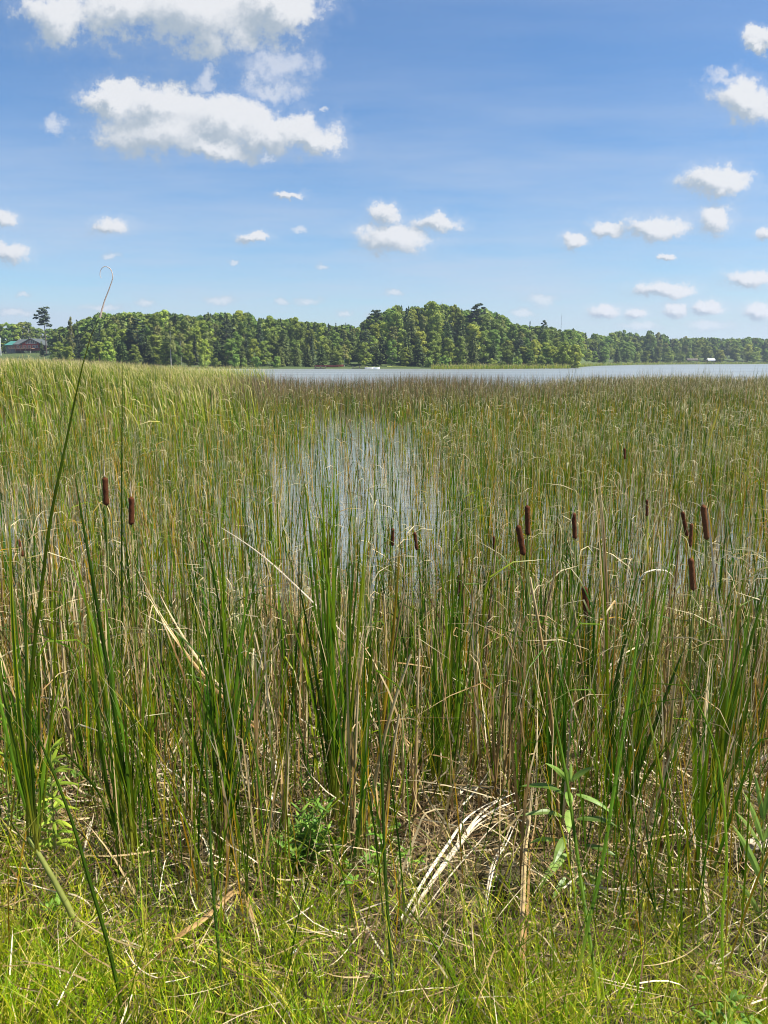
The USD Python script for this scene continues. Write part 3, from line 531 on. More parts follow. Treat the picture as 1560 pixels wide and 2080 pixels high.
rl = slab([(gx0 - .7, HY - .8, gze - .35), (gpx, HY - .8, gzp + .08), (gpx, HY + 9.5, gzp + .08), (gx0 - .7, HY + 9.5, gze - .35)], .28)
rr_ = slab([(gpx, HY - .8, gzp + .08), (gx1 + 2.2, HY - .8, gze - .75), (gx1 + 2.2, HY + 9.5, gze - .75), (gpx, HY + 9.5, gzp + .08)], .28)
roof = part('roof', [rl, rr_], 'roof_grey')
wx0 = hx(29.5)
part('wing_wall', box(wx0, gx0 - .02, HY + 1.2, HY + 8.2, gzb, hz(699)), 'red_wall')
wr = [slab([(wx0 - .5, HY + .5, hz(699.3)), (gx0 + .9, HY + .5, hz(699.3)), (gpx, HY + 4.8, hz(688.3)), (wx0 + .3, HY + 4.8, hz(688.3))], .22), slab([(wx0 + .3, HY + 4.8, hz(688.3)), (gpx, HY + 4.8, hz(688.3)), (gpx, HY + 9, hz(699)), (wx0 - .5, HY + 9, hz(699))], .22)]
wroof = part('roof', wr, 'roof_grey'); part('vent_pipe', box(hx(33.5) - .1, hx(33.5) + .1, HY + 4.2, HY + 4.4, hz(689), hz(687)), 'trim', wroof)
ax0 = hx(9.5)
part('annex_wall', box(ax0, wx0 - .02, HY + 2, HY + 9, gzb - 1.0, hz(700.4)), 'grey_wall')
tag(part('annex_roof', [slab([(ax0 - .4, HY + 1.4, hz(700.6)), (wx0 + .1, HY + 1.4, hz(700.6)), (wx0 + .1, HY + 6, hz(692)), (ax0 + .2, HY + 6, hz(692))], .18)], 'roof_green'), 'green metal roof of the annex')
for k, px in enumerate([57.0, 60.6, 64.2, 67.8, 71.6, 75.4]):
    x = hx(px); w = .26; zt = gze + .2 + (gzp - gze) * (.62 - abs(px - 66.5) / 17)
    wf = part('window', box(x - w - .07, x + w + .07, HY - .06, HY - .003, hz(698.2) - .08, zt + .08), 'trim'); part('pane', box(x - w, x + w, HY - .075, HY - .062, hz(698.2), zt), 'pane', wf)
for px in (36.0, 45.0):
    x = hx(px); wf = part('window', box(x - .55, x + .55, HY + 1.12, HY + 1.197, hz(707), hz(702)), 'trim'); part('pane', box(x - .45, x + .45, HY + 1.10, HY + 1.117, hz(706.5), hz(702.4)), 'pane', wf)
for px in (53, 62, 71, 77):
    x = hx(px); wf = part('window', box(x - .5, x + .5, HY - .06, HY - .003, hz(706.8), hz(701.5)), 'trim'); part('pane', box(x - .42, x + .42, HY - .075, HY - .062, hz(706.5), hz(702)), 'pane', wf)
dk = part('deck', box(hx(28), hx(74), HY - 3.2, HY - .1, hz(707.6) - .25, hz(707.6)), 'deck')
part('railing', [box(hx(28), hx(74), HY - 3.2, HY - 3.12, hz(706.6) + k * .42, hz(706.6) + .07 + k * .42) for k in range(3)], 'deck', dk)
for k in range(9): part('railing_post', box(hx(28) + k * (hx(74) - hx(28)) / 8.6, hx(28) + k * (hx(74) - hx(28)) / 8.6 + .12, HY - 3.22, HY - 3.1, hz(707.6), hz(705.4) + .2), 'deck', dk)
for k in range(5): part('deck_post', box(hx(30) + k * 1.9, hx(30) + k * 1.9 + .18, HY - 2.9, HY - 2.7, hz(714), hz(707.6) - .26), 'deck')
pole = obj('white_pole', tube([tuple(at(2, 722, 215)), tuple(at(0.5, 686, 215))], .09, 8, 2)[:2], M['white']); tag(pole, 'white pole at the left edge beside the green-roofed annex', 'pole')

# ------------------------------------------------------------------ boats, docks and lawn on the far bank, the mast beyond
def hull(L, W, Hh, n=14):
    v, f = [], []
    for k in range(n + 1):
        t = k / n; w = W / 2 * (1 - max(0, (t - .45) / .55) ** 2.2) * (.82 + .18 * min(t / .2, 1)); z0 = Hh * .28 * max(0, (t - .6) / .4) ** 2
        v += [(t * L - L / 2, -w, Hh + z0), (t * L - L / 2, -w * .72, .10 + z0), (t * L - L / 2, 0, z0), (t * L - L / 2, w * .72, .10 + z0), (t * L - L / 2, w, Hh + z0), (t * L - L / 2, w * .86, Hh + z0 - .02), (t * L - L / 2, 0, Hh * .35 + z0), (t * L - L / 2, -w * .86, Hh + z0 - .02)]
    for k in range(n):
        for j in range(8): a, b = k * 8 + j, k * 8 + (j + 1) % 8; f += [[a, b, b + 8], [a, b + 8, a + 8]]
    f += [[0, j, j + 1] for j in range(1, 7)] + [[n * 8, n * 8 + j + 1, n * 8 + j] for j in range(1, 7)]
    return trimesh.Trimesh(v, f, process=False)
def boat(px, Y, mat, label, L=4.2, rz=0.1, z=None):
    x = ray(px, 731)[0] / ray(px, 731)[1] * Y
    b = thing('rowing_boat', label, 'boat', (x, Y, (zat(x, Y) if z is None else z)), rz)
    obj('hull', hull(L, 1.4, .55), M[mat], b)
    for k in (-.22, .12): obj('bench', box(k * L - .13, k * L + .13, -.52, .52, .36, .40), M['dock'], b)
boat(668, 216.5, 'boat_red', 'dark red boat lying at the far waterline under the cedars', 8.0, .05)
boat(751, 211, 'trim', 'small white boat moored off the far bank, right of the dark red boat', 2.6, .3, -.12)
boat(765, 208, 'white', 'tiny white boat afloat furthest from the far bank', 1.6, .2, -.1)
def dock(px0, px1, Y, label, z=.45, roof=None, mat='dock'):
    x0, x1 = [ray(p, 731)[0] / ray(p, 731)[1] * Y for p in (px0, px1)]
    d = thing('boat_lift' if roof else 'dock', label, 'boat lift' if roof else 'dock', ((x0 + x1) / 2, Y, 0)); w = (x1 - x0) / 2
    n = max(4, int(w * 2 / .6))
    dp = obj('deck', trimesh.util.concatenate([box(-w + k * 2 * w / n + .01, -w + (k + 1) * 2 * w / n - .01, -.8, .8, z, z + .06) for k in range(n)]), M['dock'], d)
    for sx in (-1, 0, 1):
        for sy in (-.7, .7): obj('post', box(sx * (w - .1) - .07, sx * (w - .1) + .07, sy - .07, sy + .07, -1.6, (roof or z + .35)), M['dock'], d)
    if roof:
        obj('canopy', trimesh.util.concatenate([slab([(-w, -1.4, roof), (w, -1.4, roof), (w, 0, roof + .5), (-w, 0, roof + .5)], .12), slab([(-w, 0, roof + .5), (w, 0, roof + .5), (w, 1.4, roof), (-w, 1.4, roof)], .12), box(-w, w, -1.42, -1.36, roof - .7, roof)]), M[mat], d)
dock(640, 662, 213, 'grey dock left of the dark red boat at the far bank')
dock(716, 744, 213.5, 'long grey dock under the trees in the middle of the far bank')
dock(1394, 1416, 436, 'boat lift with a grey canopy at the distant right shore', .4, 2.6, 'dock')
dock(1436, 1451, 438, 'boat lift with a white canopy at the distant right shore', .4, 2.6, 'white')
for i, (p0, p1, Yl) in enumerate([(640, 690, 216.3), (722, 746, 216.4), (786, 826, 216.2)]):
    xa, xb = [ray(p, 731)[0] / ray(p, 731)[1] * Yl for p in (p0, p1)]
    gxs, gys = np.linspace(xa, xb, 16), np.linspace(Yl, Yl + 9, 8); X, Yg = np.meshgrid(gxs, gys)
    v = np.stack([X, Yg, height(X, Yg) + .04], -1).reshape(-1, 3); ii, jj = np.meshgrid(np.arange(7), np.arange(15), indexing='ij'); a = (ii * 16 + jj).ravel()
    tag(obj('lawn', (v, np.stack([a, a + 1, a + 17, a + 16], 1)), M['lawn']), kind='structure')
my = 700.0; mx_ = ray(1137, 731)[0] / ray(1137, 731)[1] * my; mz = zat(mx_, my); mt = ztop_at(636, my)
mast = thing('radio_mast', 'thin grey radio mast above the trees right of the wooded hump', 'mast', (mx_, my, mz))
for a in range(3):
    obj('leg', tube([(.30 * math.cos(a * 2.1), .30 * math.sin(a * 2.1), -.5), (.30 * math.cos(a * 2.1), .30 * math.sin(a * 2.1), mt - mz - 2)], .05, 5, 2)[:2], M['steel'], mast)
tag(obj('bracing', trimesh.util.concatenate([trimesh.creation.box((.5, .04, .04), transform=trimesh.transformations.translation_matrix((0, 0, z))) for z in np.arange(1, mt - mz - 2, 1.2)]), M['steel'], mast), kind='stuff')
obj('antenna', tube([(0, 0, mt - mz - 2.2), (0, 0, mt - mz)], .05, 5, 2)[:2], M['steel'], mast)

# ------------------------------------------------------------------ the marsh: what nobody could count
pr = np.random.default_rng(99)
def pond(x, y):
    """0 in the open pond in the middle of the marsh, 1 in the thick reeds."""
    u = x / np.maximum(y, .5)
    n = meshkit.fbm(np.stack([x * .35, y * .16, 0 * x], -1), 3, 41) - .5
    q = np.sqrt((np.abs(x + 0.045 * y) / (1.65 + .021 * y)) ** 2 + ((np.log(np.maximum(y, 1) / 17.5)) / np.log(2.0)) ** 2) + n * 1.1
    return .38 + .62 * smooth01(q, .45, 1.2)
def clear_view(x, y):
    """False in the few gaps of the near marsh where low plants and stalks stand free."""
    px = 780 + x / y * F
    return ~(((px > 20) & (px < 165) & (y < 2.75)) | ((px > 555) & (px < 700) & (y < 2.62)) | ((px > 1040) & (px < 1265) & (y < 2.55)) | ((px > 800) & (px < 1085) & (y < 2.65)))
def scatter(n, y0, y1, power=2.0, umax=.56):
    """Points between the depths y0 and y1 within the wedge in view (a little wider than it)."""
    y = (y0 ** power + (y1 ** power - y0 ** power) * pr.uniform(size=n)) ** (1 / power)
    return pr.uniform(-1, 1, n) * (umax * y + .5), y
def clumped(x, y, s, amount): return 1 - amount * smooth01(meshkit.fbm(np.stack([x * s, y * s * .7, 0 * x], -1), 3, 61), .42, .62)
def bed(name, mat, x, y, keep, h, w, segs, label, cat, lean=.09, soft=.25, kinked=.3, kb=(1.2, 2.7), az=None, az_sd=.6, fold=0.0, tw=1.0, tall=.18, taper=3.0):
    """Every blade of a bed, each with its own height, lean, twist and bent tip, as one mesh."""
    k = pr.uniform(size=len(x)) < keep; x, y = x[k], y[k]; n = len(x)
    z = np.maximum(height(x, y), -.10) - .03
    hs = pr.uniform(*h, n) * (1 - tall + 2 * tall * meshkit.fbm(np.stack([x * .45, y * .3, 0 * x], -1), 3, 17))
    kk = np.where(pr.uniform(size=n) < kinked, pr.uniform(.60, .93, n), 2.0)
    a = pr.uniform(0, 6.283, n) if az is None else az + pr.normal(size=n) * az_sd
    v, f, uv = ribbons(np.stack([x, y, z], 1), hs, a, np.abs(pr.normal(size=n)) * lean, pr.uniform(*kb, n), 2.2, pr.uniform(*w, n), segs, pr.uniform(0, 3.14, n), pr.normal(size=n) * tw, fold, kk, pr.uniform(0, 1, n), soft=pr.normal(size=n) * soft, taper=taper)
    return tag(obj(name, (v, tri(f)), M[mat], uv=uv), label, cat, kind='stuff')
reach = lambda x, y: y < 44 + 34 * smooth01(x / y, .10, .34) + 3 * np.sin(x * .5)
x, y = scatter(12500, 2.75, 17, 1.85)
bed('green_reeds', 'reed_green', x, y, (-.10 + 1.1 * pond(x, y)) * clumped(x, y, .9, .7) * np.interp(y, [2.7, 5, 8.5], [.20, .30, 1.0]), (.75, 1.50), (.0055, .0145), 7, 'green reeds growing close together in the shallow water of the marsh', 'reeds', lean=.11, kinked=.30, fold=.12, taper=4.0)
x, y = scatter(14000, 2.15, 17, 1.5)
bed('dry_reeds', 'dead', x, y, (.05 + .62 * pond(x, y)) * clumped(x + 50, y, .7, .8) * np.where(clear_view(x, y), 1, .15), (.40, 1.30), (.004, .011), 7, 'dry tan reeds mixed among the green ones of the marsh', 'reeds', lean=.20, kinked=.45)
x, y = scatter(8500, 3.0, 22, 1.7)
bed('bent_reeds', 'bent', x, y, (.12 + .8 * pond(x, y)) * clumped(x - 20, y, .8, .5), (.70, 1.40), (.005, .011), 9, 'reeds with pale withered tips bent over in arcs among the green ones', 'reeds', lean=.13, kinked=1.0, kb=(1.2, 2.7), taper=7.0)
x, y = scatter(15000, 20, 80)
bed('far_bent_reeds', 'bent', x, y, np.where(x / y > -.16, 1.0, .35) * reach(x, y) * pond(x, y), (1.0, 1.45), (.012, .026), 8, 'reeds with pale withered tips bent over in arcs on the far side of the pond', 'reeds', lean=.10, kinked=1.0, kb=(1.2, 2.6), taper=7.0)
x, y = scatter(19000, 17, 46)
bed('middle_reeds', 'reed_green', x, y, (-.12 + 1.12 * pond(x, y)) * (1 - .7 * smooth01(y, 34, 46) * (1 - smooth01(x / y, .1, .3))) * clumped(x, y, .35, .5), (.85, 1.45), (.012, .026), 6, 'green reeds round the open pond in the middle of the marsh', 'reeds', kinked=.30)
x, y = scatter(34000, 12, 84)
bed('olive_reeds', 'reed_olive', x, y, smooth01(x / y, .0, .24) * reach(x, y) * clumped(x, y, .25, .35), (.85, 1.35), (.013, .032), 7, 'olive reeds with pale bent tips on the right side of the marsh', 'reeds', kinked=.62, taper=6.0)
x, y = scatter(46000, 14, 120)
bed('left_reeds', 'reed_left', x, y, smooth01(-x / y, .13 , .24) * smooth01(y, 14, 22), (1.20, 1.95), (.018, .044), 7, 'tall yellow-green reeds with blond tips on the left side of the marsh', 'reeds', lean=.15, kinked=.5, kb=(.5, 1.7), az=3.14, tw=.7, taper=5.0)
x, y = scatter(44000, 28, 72)
bed('bulrushes', 'bulrush', x, y, smooth01(x / y, -.32, -.16) * (1 - .6 * smooth01(x / y, .1, .3)) * (y < 62 + 5 * np.sin(x * .4)) * (.2 + .8 * pond(x, y)), (1.15, 1.74), (.011, .022), 5, 'purple-brown bulrushes along the outer edge of the marsh by the lake', 'bulrushes', kinked=.25, tall=.1)
x, y = scatter(7000, 40, 88)
bed('tall_reeds', 'reed_olive', x, y, smooth01(x / y, -.12, .3) * reach(x, y) * (.04 + .96 * (meshkit.fbm(np.stack([x * .5, y * .2, 0 * x], -1), 3, 71) > .58)), (1.5, 2.25), (.014, .024), 5, 'scattered taller reeds standing above the right side of the marsh', 'reeds', lean=.13, kinked=.15, az=.2, tall=.1)
u = pr.uniform(.06, .56, 7000); y = shore(u) - pr.uniform(-2, 14, 7000) * (1 - .5 * smooth01(u, .3, .5)); x = u * y
bed('far_bank_reeds', 'reed_left', x, y, np.full(7000, .95), (.9, 1.6), (.05, .10), 4, 'strip of low yellow-green reeds along the far bank on the right', 'reeds', kinked=.2)

# fallen dead stalks that mat the ground between the reeds, and the grass of the bank: every blade its own
x, y = scatter(64000, 1.3, 8.5, 1.6)
dn = np.interp(y + .5 * (meshkit.fbm(np.stack([x * 1.3, y * 1.3, 0 * x], -1), 3, 31) - .5) + .30 * x, [1.2, 1.7, 2.2, 5.6, 7.2, 8.5], [.40, .70, 1.0, .95, .40, .08])
k = pr.uniform(size=len(x)) < dn; x, y = x[k], y[k]; n = len(x)
ln = np.where((pr.uniform(size=n) < .10) & (y > 2.3), pr.uniform(.3, .60, n), pr.uniform(.05, .26, n))
v, f, uv = ribbons(np.stack([x, y, np.maximum(height(x, y), -.02) + pr.uniform(0, 1, n) ** 2 * .17], 1), ln, pr.uniform(0, 6.283, n), pr.uniform(.9, 1.95, n), pr.normal(size=n) * .9, 1.5, pr.uniform(.0020, .0080, n) * np.interp(y, [2.0, 2.7], [.6, 1.0]), 5, pr.uniform(0, 3.14, n), pr.normal(size=n), 0, None, pr.uniform(0, 1, n) ** 1.1, root=.9)
tag(obj('reed_litter', (v, tri(f)), M['litter'], uv=uv), 'mat of fallen dead reed stalks covering the wet ground between the stems', 'litter', kind='stuff')
def turf(name, n, y0, y1, curve_y, curve_d, h, w, bend, lean, label, spread, mat='grass'):
    cx, cy = scatter(n, y0, y1, 1.3, .6)
    q = cy + .55 * (meshkit.fbm(np.stack([cx * 1.7, cy * 1.7, 0 * cx], -1), 3, 77) - .5) * 2 + .26 * cx
    k = pr.uniform(size=n) < np.interp(q, curve_y, curve_d) * (1.0 if mat == 'grass' else np.where(clear_view(cx, cy), 1, .15)); cx, cy = np.repeat(cx[k], spread), np.repeat(cy[k], spread); m = len(cx)
    x, y = cx + pr.normal(size=m) * .06, cy + pr.normal(size=m) * .06
    v, f, uv = ribbons(np.stack([x, y, height(x, y) - .02], 1), pr.uniform(*h, m), pr.uniform(0, 6.283, m), np.abs(pr.normal(size=m)) * lean, pr.uniform(.1, bend, m), 1.6, pr.uniform(.6, 1.2, m) * w, 5, pr.uniform(0, 3.14, m), pr.normal(size=m), 0, None, pr.uniform(0, 1, m))
    tag(obj(name, (v, tri(f)), M[mat], uv=uv), label, 'grass', kind='stuff')
turf('bank_grass', 4300, .9, 3.6, [.9, 1.65, 2.0, 2.45, 3.2], [1.0, .95, .50, .08, .0], (.06, .24), .0036, 1.6, .40, 'short yellow-green grass on the bank in front of the reeds', 24)
turf('long_grass', 900, 1.2, 5.2, [1.2, 1.9, 2.4, 3.5, 5.2], [.7, .7, .35, .10, .04], (.22, .60), .0036, 1.2, .30, 'long arching grass blades along the edge of the reeds', 6)
turf('thin_sedge', 1750, 1.8, 6.0, [1.9, 2.25, 2.8, 4.5, 6.0], [.10, .55, .62, .45, .2], (.30, 1.0), .0055, .4, .13, 'thin upright green sedge among the litter under the reeds', 5, 'reed_green')
def herb(r, n, half, l):
    out = []
    for _ in range(n):
        c = np.array([r.normal() * half, r.normal() * half, r.uniform(.02, .13)])
        for j in range(5):
            a = r.uniform(0, 6.28); d = np.array([math.cos(a), math.sin(a), r.uniform(-.1, .7)]); ll = l * r.uniform(.6, 1.2)
            out.append(path_blade([c, c + d * ll * .55 + [0, 0, .006], c + d * ll], ll * .30, 5, .1, face=(0.1 * r.normal(), .1 * r.normal(), 1), rnd=r.uniform(), profile='lance'))
    return join(out)
hb = [herb(pr, 6, .07, .036) for _ in range(4)]
x, y = scatter(420, 1.2, 3.4, 1.3, .58)
k = meshkit.fbm(np.stack([x * 1.1, y * 1.1, 0 * x], -1), 3, 55) > .55 + .2 * (x > .1); x, y = x[k], y[k]
instancer('ground_herbs', [((v, tri(f)), M['herb'], uv) for v, f, uv in hb], np.stack([x, y, height(x, y)], 1), pr.uniform(0, 6.28, len(x)), pr.uniform(.7, 1.3, len(x)), pr.integers(4, size=len(x)), 'small leafy green plants creeping among the grass of the bank', 'plants')

# ------------------------------------------------------------------ single plants of the near marsh
hr = np.random.default_rng(314)
def leaf(parent, base, pts, width, mat='cattail_leaf', name='leaf', rnd=None, profile='strap', k=12, fold=.12, face=None, twist=None, label=None):
    v, f, uv = path_blade(np.asarray(pts) - base, width, k, fold, face, hr.uniform() if rnd is None else rnd, profile, hr.normal() * .5 if twist is None else twist)
    o = obj(name, (v, tri(f)), M[mat], parent, uv=uv)
    return tag(o, label) if label else o
def clump(label, bpx, Yb, tips, width=.0118, sheath=None, cat='cattail', kname='cattail_clump'):
    x = ray(bpx, 731)[0] / ray(bpx, 731)[1] * Yb; base = np.array([x, Yb, zat(x, Yb)])
    c = thing(kname, label, cat, base)
    top = base + np.array([0, 0, .16]) if sheath is None else at(*sheath, Yb)
    v, f, uv = tube([np.array([0, 0, -.05]), (top - base) * .5, top - base], np.array([.0095, .009, .0065]), 7, 6); obj('sheath', (v, f), M['stem'], c, smooth=True, uv=uv)
    tips = list(tips) + [(t[0] + hr.uniform(-34, 34), t[1] + hr.uniform(40, 260), t[2] + hr.normal() * .12, .8) for t in tips]
    for tpx, tpy, dy, *rest in tips:
        tip = at(tpx, tpy, Yb + dy); b0 = top + np.array([hr.normal() * .020, hr.normal() * .020, -.10]) if sheath is None else top - (top - base) * .12 + hr.normal(size=3) * .005
        bow = np.array([hr.normal() * .02, hr.normal() * .03, 0]); side = (tip - b0) * np.array([1, 1, 0])
        leaf(c, base, [b0, b0 * .66 + tip * .34 + bow - side * .10, b0 * .33 + tip * .67 + bow - side * .09, tip], width * hr.uniform(.75, 1.1) * (rest[0] if rest else 1), face=(hr.normal() * .5, -1, .15))
    return c, base
c, b = clump('tall cattail clump at the left edge on a yellowed bent stem', 92, 2.0, [(5, 1290, .1), (-25, 1230, .2), (58, 1060, .15), (20, 1000, -.1), (110, 1150, .1, .8)], .013, sheath=(57, 1700))
pts = [at(x, y, 2.0) for x, y in [(57, 1720), (62, 1400), (85, 1190), (105, 1040), (130, 920), (157, 790), (182, 690), (206, 636)]]
tall = leaf(c, b, pts, .0115, rnd=.8, k=22, twist=.3, label='longest leaf, reaching above the far wood into the sky')
v, f, uv = tube([p - b for p in [at(x, y, 2.0) for x, y in [(203, 645), (212, 612), (224, 580), (229, 561), (224, 546), (213, 541), (205, 548), (203, 559), (206, 565)]]], np.array([.0026, .0015, .0012, .0006]), 5, 26)
tag(obj('dry_tip', (v, f), M['spike'], tall, uv=uv), 'dry curled tip')
clump('broad cattail clump with dark green leaves, second from the left', 190, 2.38, [(145, 925, .1, 1.2), (122, 1010, .2), (172, 1180, 0), (205, 1120, .25), (112, 1290, -.1), (232, 1235, .1), (262, 1300, .2), (300, 1240, .1), (250, 1470, -.1), (160, 1060, .3), (195, 1330, .15, 1.2)])
clump('fan-shaped cattail clump left of the leafy green bush', 420, 2.42, [(293, 1145, .1, 1.2), (360, 1330, 0), (403, 1045, .2, 1.2), (438, 1085, .1), (452, 1160, -.1), (517, 1103, .15, 1.15), (478, 1400, 0), (543, 1200, .2), (330, 1230, .3), (425, 1250, -.05)])
clump('tall cattail clump in the middle, leaf tips against the open pond', 668, 2.68, [(606, 893, .1), (647, 905, .2, 1.1), (679, 862, 0, 1.3), (692, 905, .1), (752, 938, .2, 1.1), (622, 1000, -.1), (712, 1120, .2), (736, 1052, .1), (598, 1140, .1), (640, 1080, .3, 1.2), (660, 960, .25, 1.1)])
clump('narrow cattail clump right of the middle with a few upright leaves', 905, 2.9, [(880, 1080, .1), (912, 1010, .2), (945, 1120, 0), (870, 1190, .1), (930, 1230, .2)], .013)
clump('dark green cattail clump under the tall brown heads at the right', 1335, 2.75, [(1290, 1250, .1), (1335, 1130, .2), (1380, 1010, .1, 1.1), (1318, 1320, 0), (1362, 1250, -.1), (1400, 1290, .1)], .014)
clump('cattail clump cut by the right edge of the view', 1530, 2.6, [(1500, 1180, .1), (1545, 1050, .2), (1575, 1130, .1), (1480, 1320, 0)], .014)
# stems that rise close to the camera
def near_stem(label, pix, Y0, Y1, width, mat='cattail_leaf', rnd=.4):
    P = [at(px, py, Y0 + (Y1 - Y0) * i / (len(pix) - 1)) for i, (px, py) in enumerate(pix)]
    g = P[0].copy(); g[2] = zat(g[0], g[1]) - .03
    if P[0][2] > g[2] + .05: P = [g] + P
    r = thing('cattail_shoot', label, 'cattail', P[0])
    leaf(r, P[0], P, width, mat, rnd=rnd, k=18, twist=.2, fold=.2)
    return r, P
near_stem('long green shoot at lower left leaning left, its tip yellowed', [(252, 2085), (222, 1930), (185, 1800), (150, 1680), (105, 1560), (60, 1460), (12, 1372)], 1.62, 1.9, .011)
near_stem('dark thin green shoot rising from the bottom edge below the fan-shaped clump', [(458, 2085), (447, 1960), (432, 1800), (424, 1640), (415, 1480), (402, 1330)], 1.64, 2.2, .008, rnd=.05)
near_stem('dark thin green shoot rising from the bottom edge at the middle', [(803, 2085), (795, 1960), (782, 1760), (775, 1560), (765, 1400), (752, 1270)], 1.64, 2.2, .0085, rnd=.05)
near_stem('long green shoot crossing the milkweed towards the upper right', [(1158, 2085), (1190, 1900), (1222, 1760), (1248, 1600), (1272, 1450), (1296, 1290), (1318, 1150)], 1.66, 2.3, .0105, rnd=.2)
near_stem('long green shoot crossing the milkweed towards the upper left', [(1220, 2085), (1200, 1920), (1180, 1790), (1160, 1640), (1132, 1480), (1096, 1310)], 1.66, 2.3, .010, rnd=.5)
near_stem('bright green shoot right of the milkweed, curving left', [(1366, 1940), (1363, 1800), (1352, 1650), (1325, 1490), (1288, 1350), (1262, 1240)], 2.0, 2.5, .010, rnd=.8)
near_stem('green shoot near the right edge bent over the pale stalks', [(1472, 2085), (1466, 1900), (1476, 1720), (1462, 1560), (1400, 1400), (1330, 1330)], 1.7, 2.3, .008, rnd=.6)
near_stem('short green shoot slanting left at the bottom right of the middle', [(956, 2085), (920, 1990), (870, 1900), (800, 1815)], 1.64, 1.9, .008, rnd=.6)
near_stem('thin stiff dark shoot with a brown tip above the far left reeds', [(249, 1500), (248, 1250), (247, 1000), (248, 860), (249, 708)], 3.6, 3.8, .010, rnd=.1)

# cattails with brown heads, one by one
def capsule(p0, p1, r):
    n = 14; t = np.linspace(0, 1, n + 1); prof = np.minimum(1, np.sqrt(np.clip(1 - ((np.abs(t - .5) * 2 - .80) / .20).clip(0) ** 2, 0, 1)) + .03)
    return tube([p0, (np.asarray(p0) + p1) / 2, p1], r * prof * (1 + .03 * np.sin(t * 17)), 12, 28)
HEADS = [((213, 968), (216, 1028), 4.3, 13, 'left of two fat brown heads at the left, slightly pinched'), ((267, 1008), (267, 1067), 4.4, 13, 'right of two fat brown heads at the left'), ((37, 1095), (47, 1131), 5.2, 8, 'small slanting brown head at the left edge'),
 ((452, 1122), (453, 1153), 5.6, 7, 'thin short brown head above the fan-shaped clump'), ((660, 1098), (661, 1136), 5.0, 7, 'thin dark head against the tall middle clump'), ((798, 1072), (797, 1110), 5.4, 9, 'small brown head against the water, right of the tall middle clump'),
 ((842, 1080), (847, 1118), 5.6, 8, 'small dark head against the water, just right of another'), ((933, 1168), (934, 1213), 4.8, 11, 'brown head alone below the right end of the pond'), ((1003, 1088), (1004, 1128), 5.4, 6, 'thin faded head left of the leaning pair'),
 ((1052, 1066), (1064, 1129), 4.0, 14, 'fat leaning brown head, lower one of a close pair'), ((1071, 1025), (1072, 1089), 4.15, 12, 'upright brown head, upper one of a close pair'), ((1165, 1040), (1168, 1097), 4.4, 11, 'brown head on a bent dark stalk right of the close pair'),
 ((1129, 1150), (1131, 1177), 5.6, 8, 'short stubby brown head below the one on the bent stalk'), ((1187, 1190), (1193, 1261), 3.75, 15, 'largest dark brown head, low right of the middle'), ((1314, 1014), (1314, 1049), 5.8, 7, 'thin upright head beside a yellow leaf'),
 ((1386, 1038), (1396, 1090), 4.7, 9, 'ragged leaning head left of the drooping pale-tipped leaf'), ((1405, 1062), (1402, 1112), 4.9, 9, 'dark head close behind the ragged leaning one'), ((1428, 1024), (1436, 1098), 4.0, 13, 'tall dark head under a hooked pale leaf at the right'),
 ((1403, 1132), (1409, 1201), 3.9, 14, 'fat brown head lowest of the group at the right'), ((1269, 910), (1269, 933), 8.0, 6, 'tiny dark head far back at the right')]
for (p0, p1, Y, wpx, lab) in HEADS:
    tp, bt = at(*p0, Y), at(*p1, Y); d = (bt - tp) / np.linalg.norm(bt - tp)
    drop = bt[2] - max(zat(bt[0], Y), -.08); base = bt + np.array([d[0] / -d[2] * drop * .55, hr.normal() * .05, -drop - .04])
    c = thing('cattail', f'cattail, {lab}', 'cattail', base)
    v, f, uv = tube([np.zeros(3), (bt - base) * .55 + [hr.normal() * .012, 0, 0], bt - base + d * -.004], np.array([.0062, .0050, .0032]), 6, 10); obj('stem', (v, f), M['stem'], c, smooth=True, uv=uv)
    v, f, uv = capsule(tp - base, bt - base, wpx / 2 / F * Y * .86); v = v + (meshkit.noise(v * 160, 3)[:, None] - .5) * .0022 + (meshkit.noise(v * 45 + 9, 5)[:, None] - .5) * np.array([.004, .004, 0]); obj('seed_head', (v, f), M['head' if hr.uniform() < .65 else 'head_pale'], c, smooth=60, uv=uv)
    v, f, uv = tube([tp - base, tp - base - d * .035 + [hr.normal() * .003, 0, 0], tp - base - d * hr.uniform(.06, .13) + [hr.normal() * .008, 0, 0]], np.array([.0028, .0016, .0008]), 5, 5); obj('spike', (v, f), M['spike'], c, uv=uv)
    for _ in range(hr.integers(2, 4)):
        h = (tp - base)[2] * hr.uniform(.75, 1.15); a = hr.uniform(0, 6.28); q = h * hr.uniform(.04, .16)
        e = np.array([q * math.cos(a), q * math.sin(a), h]); leaf(c, base, [base + [0, 0, .02], base + e * [.2, .2, .5], base + e], hr.uniform(.009, .013), 'reed_green', rnd=hr.uniform(0, .6), face=(hr.normal() * .7, -1, .1))
hook = thing('dry_leaf', 'pale dry leaf hooked over beside the tall dark head at the right', 'leaf', at(1470, 1290, 4.0)); hb0 = at(1470, 1290, 4.0)
leaf(hook, hb0, [at(x, y, 4.0) for x, y in [(1470, 1290), (1452, 1170), (1442, 1080), (1436, 1035), (1425, 1022), (1414, 1030), (1408, 1048)]], .011, 'bleached', k=20)
arch = thing('dry_leaf', 'white dry leaf arched flat over the stems, low left of the right group of heads', 'leaf', at(1295, 1230, 4.0)); ab0 = at(1295, 1230, 4.0)
leaf(arch, ab0, [at(x, y, 4.0) for x, y in [(1295, 1230), (1300, 1180), (1312, 1163), (1335, 1157), (1355, 1160), (1370, 1175)]], .012, 'bleached', k=18, face=(0, -.5, 1))
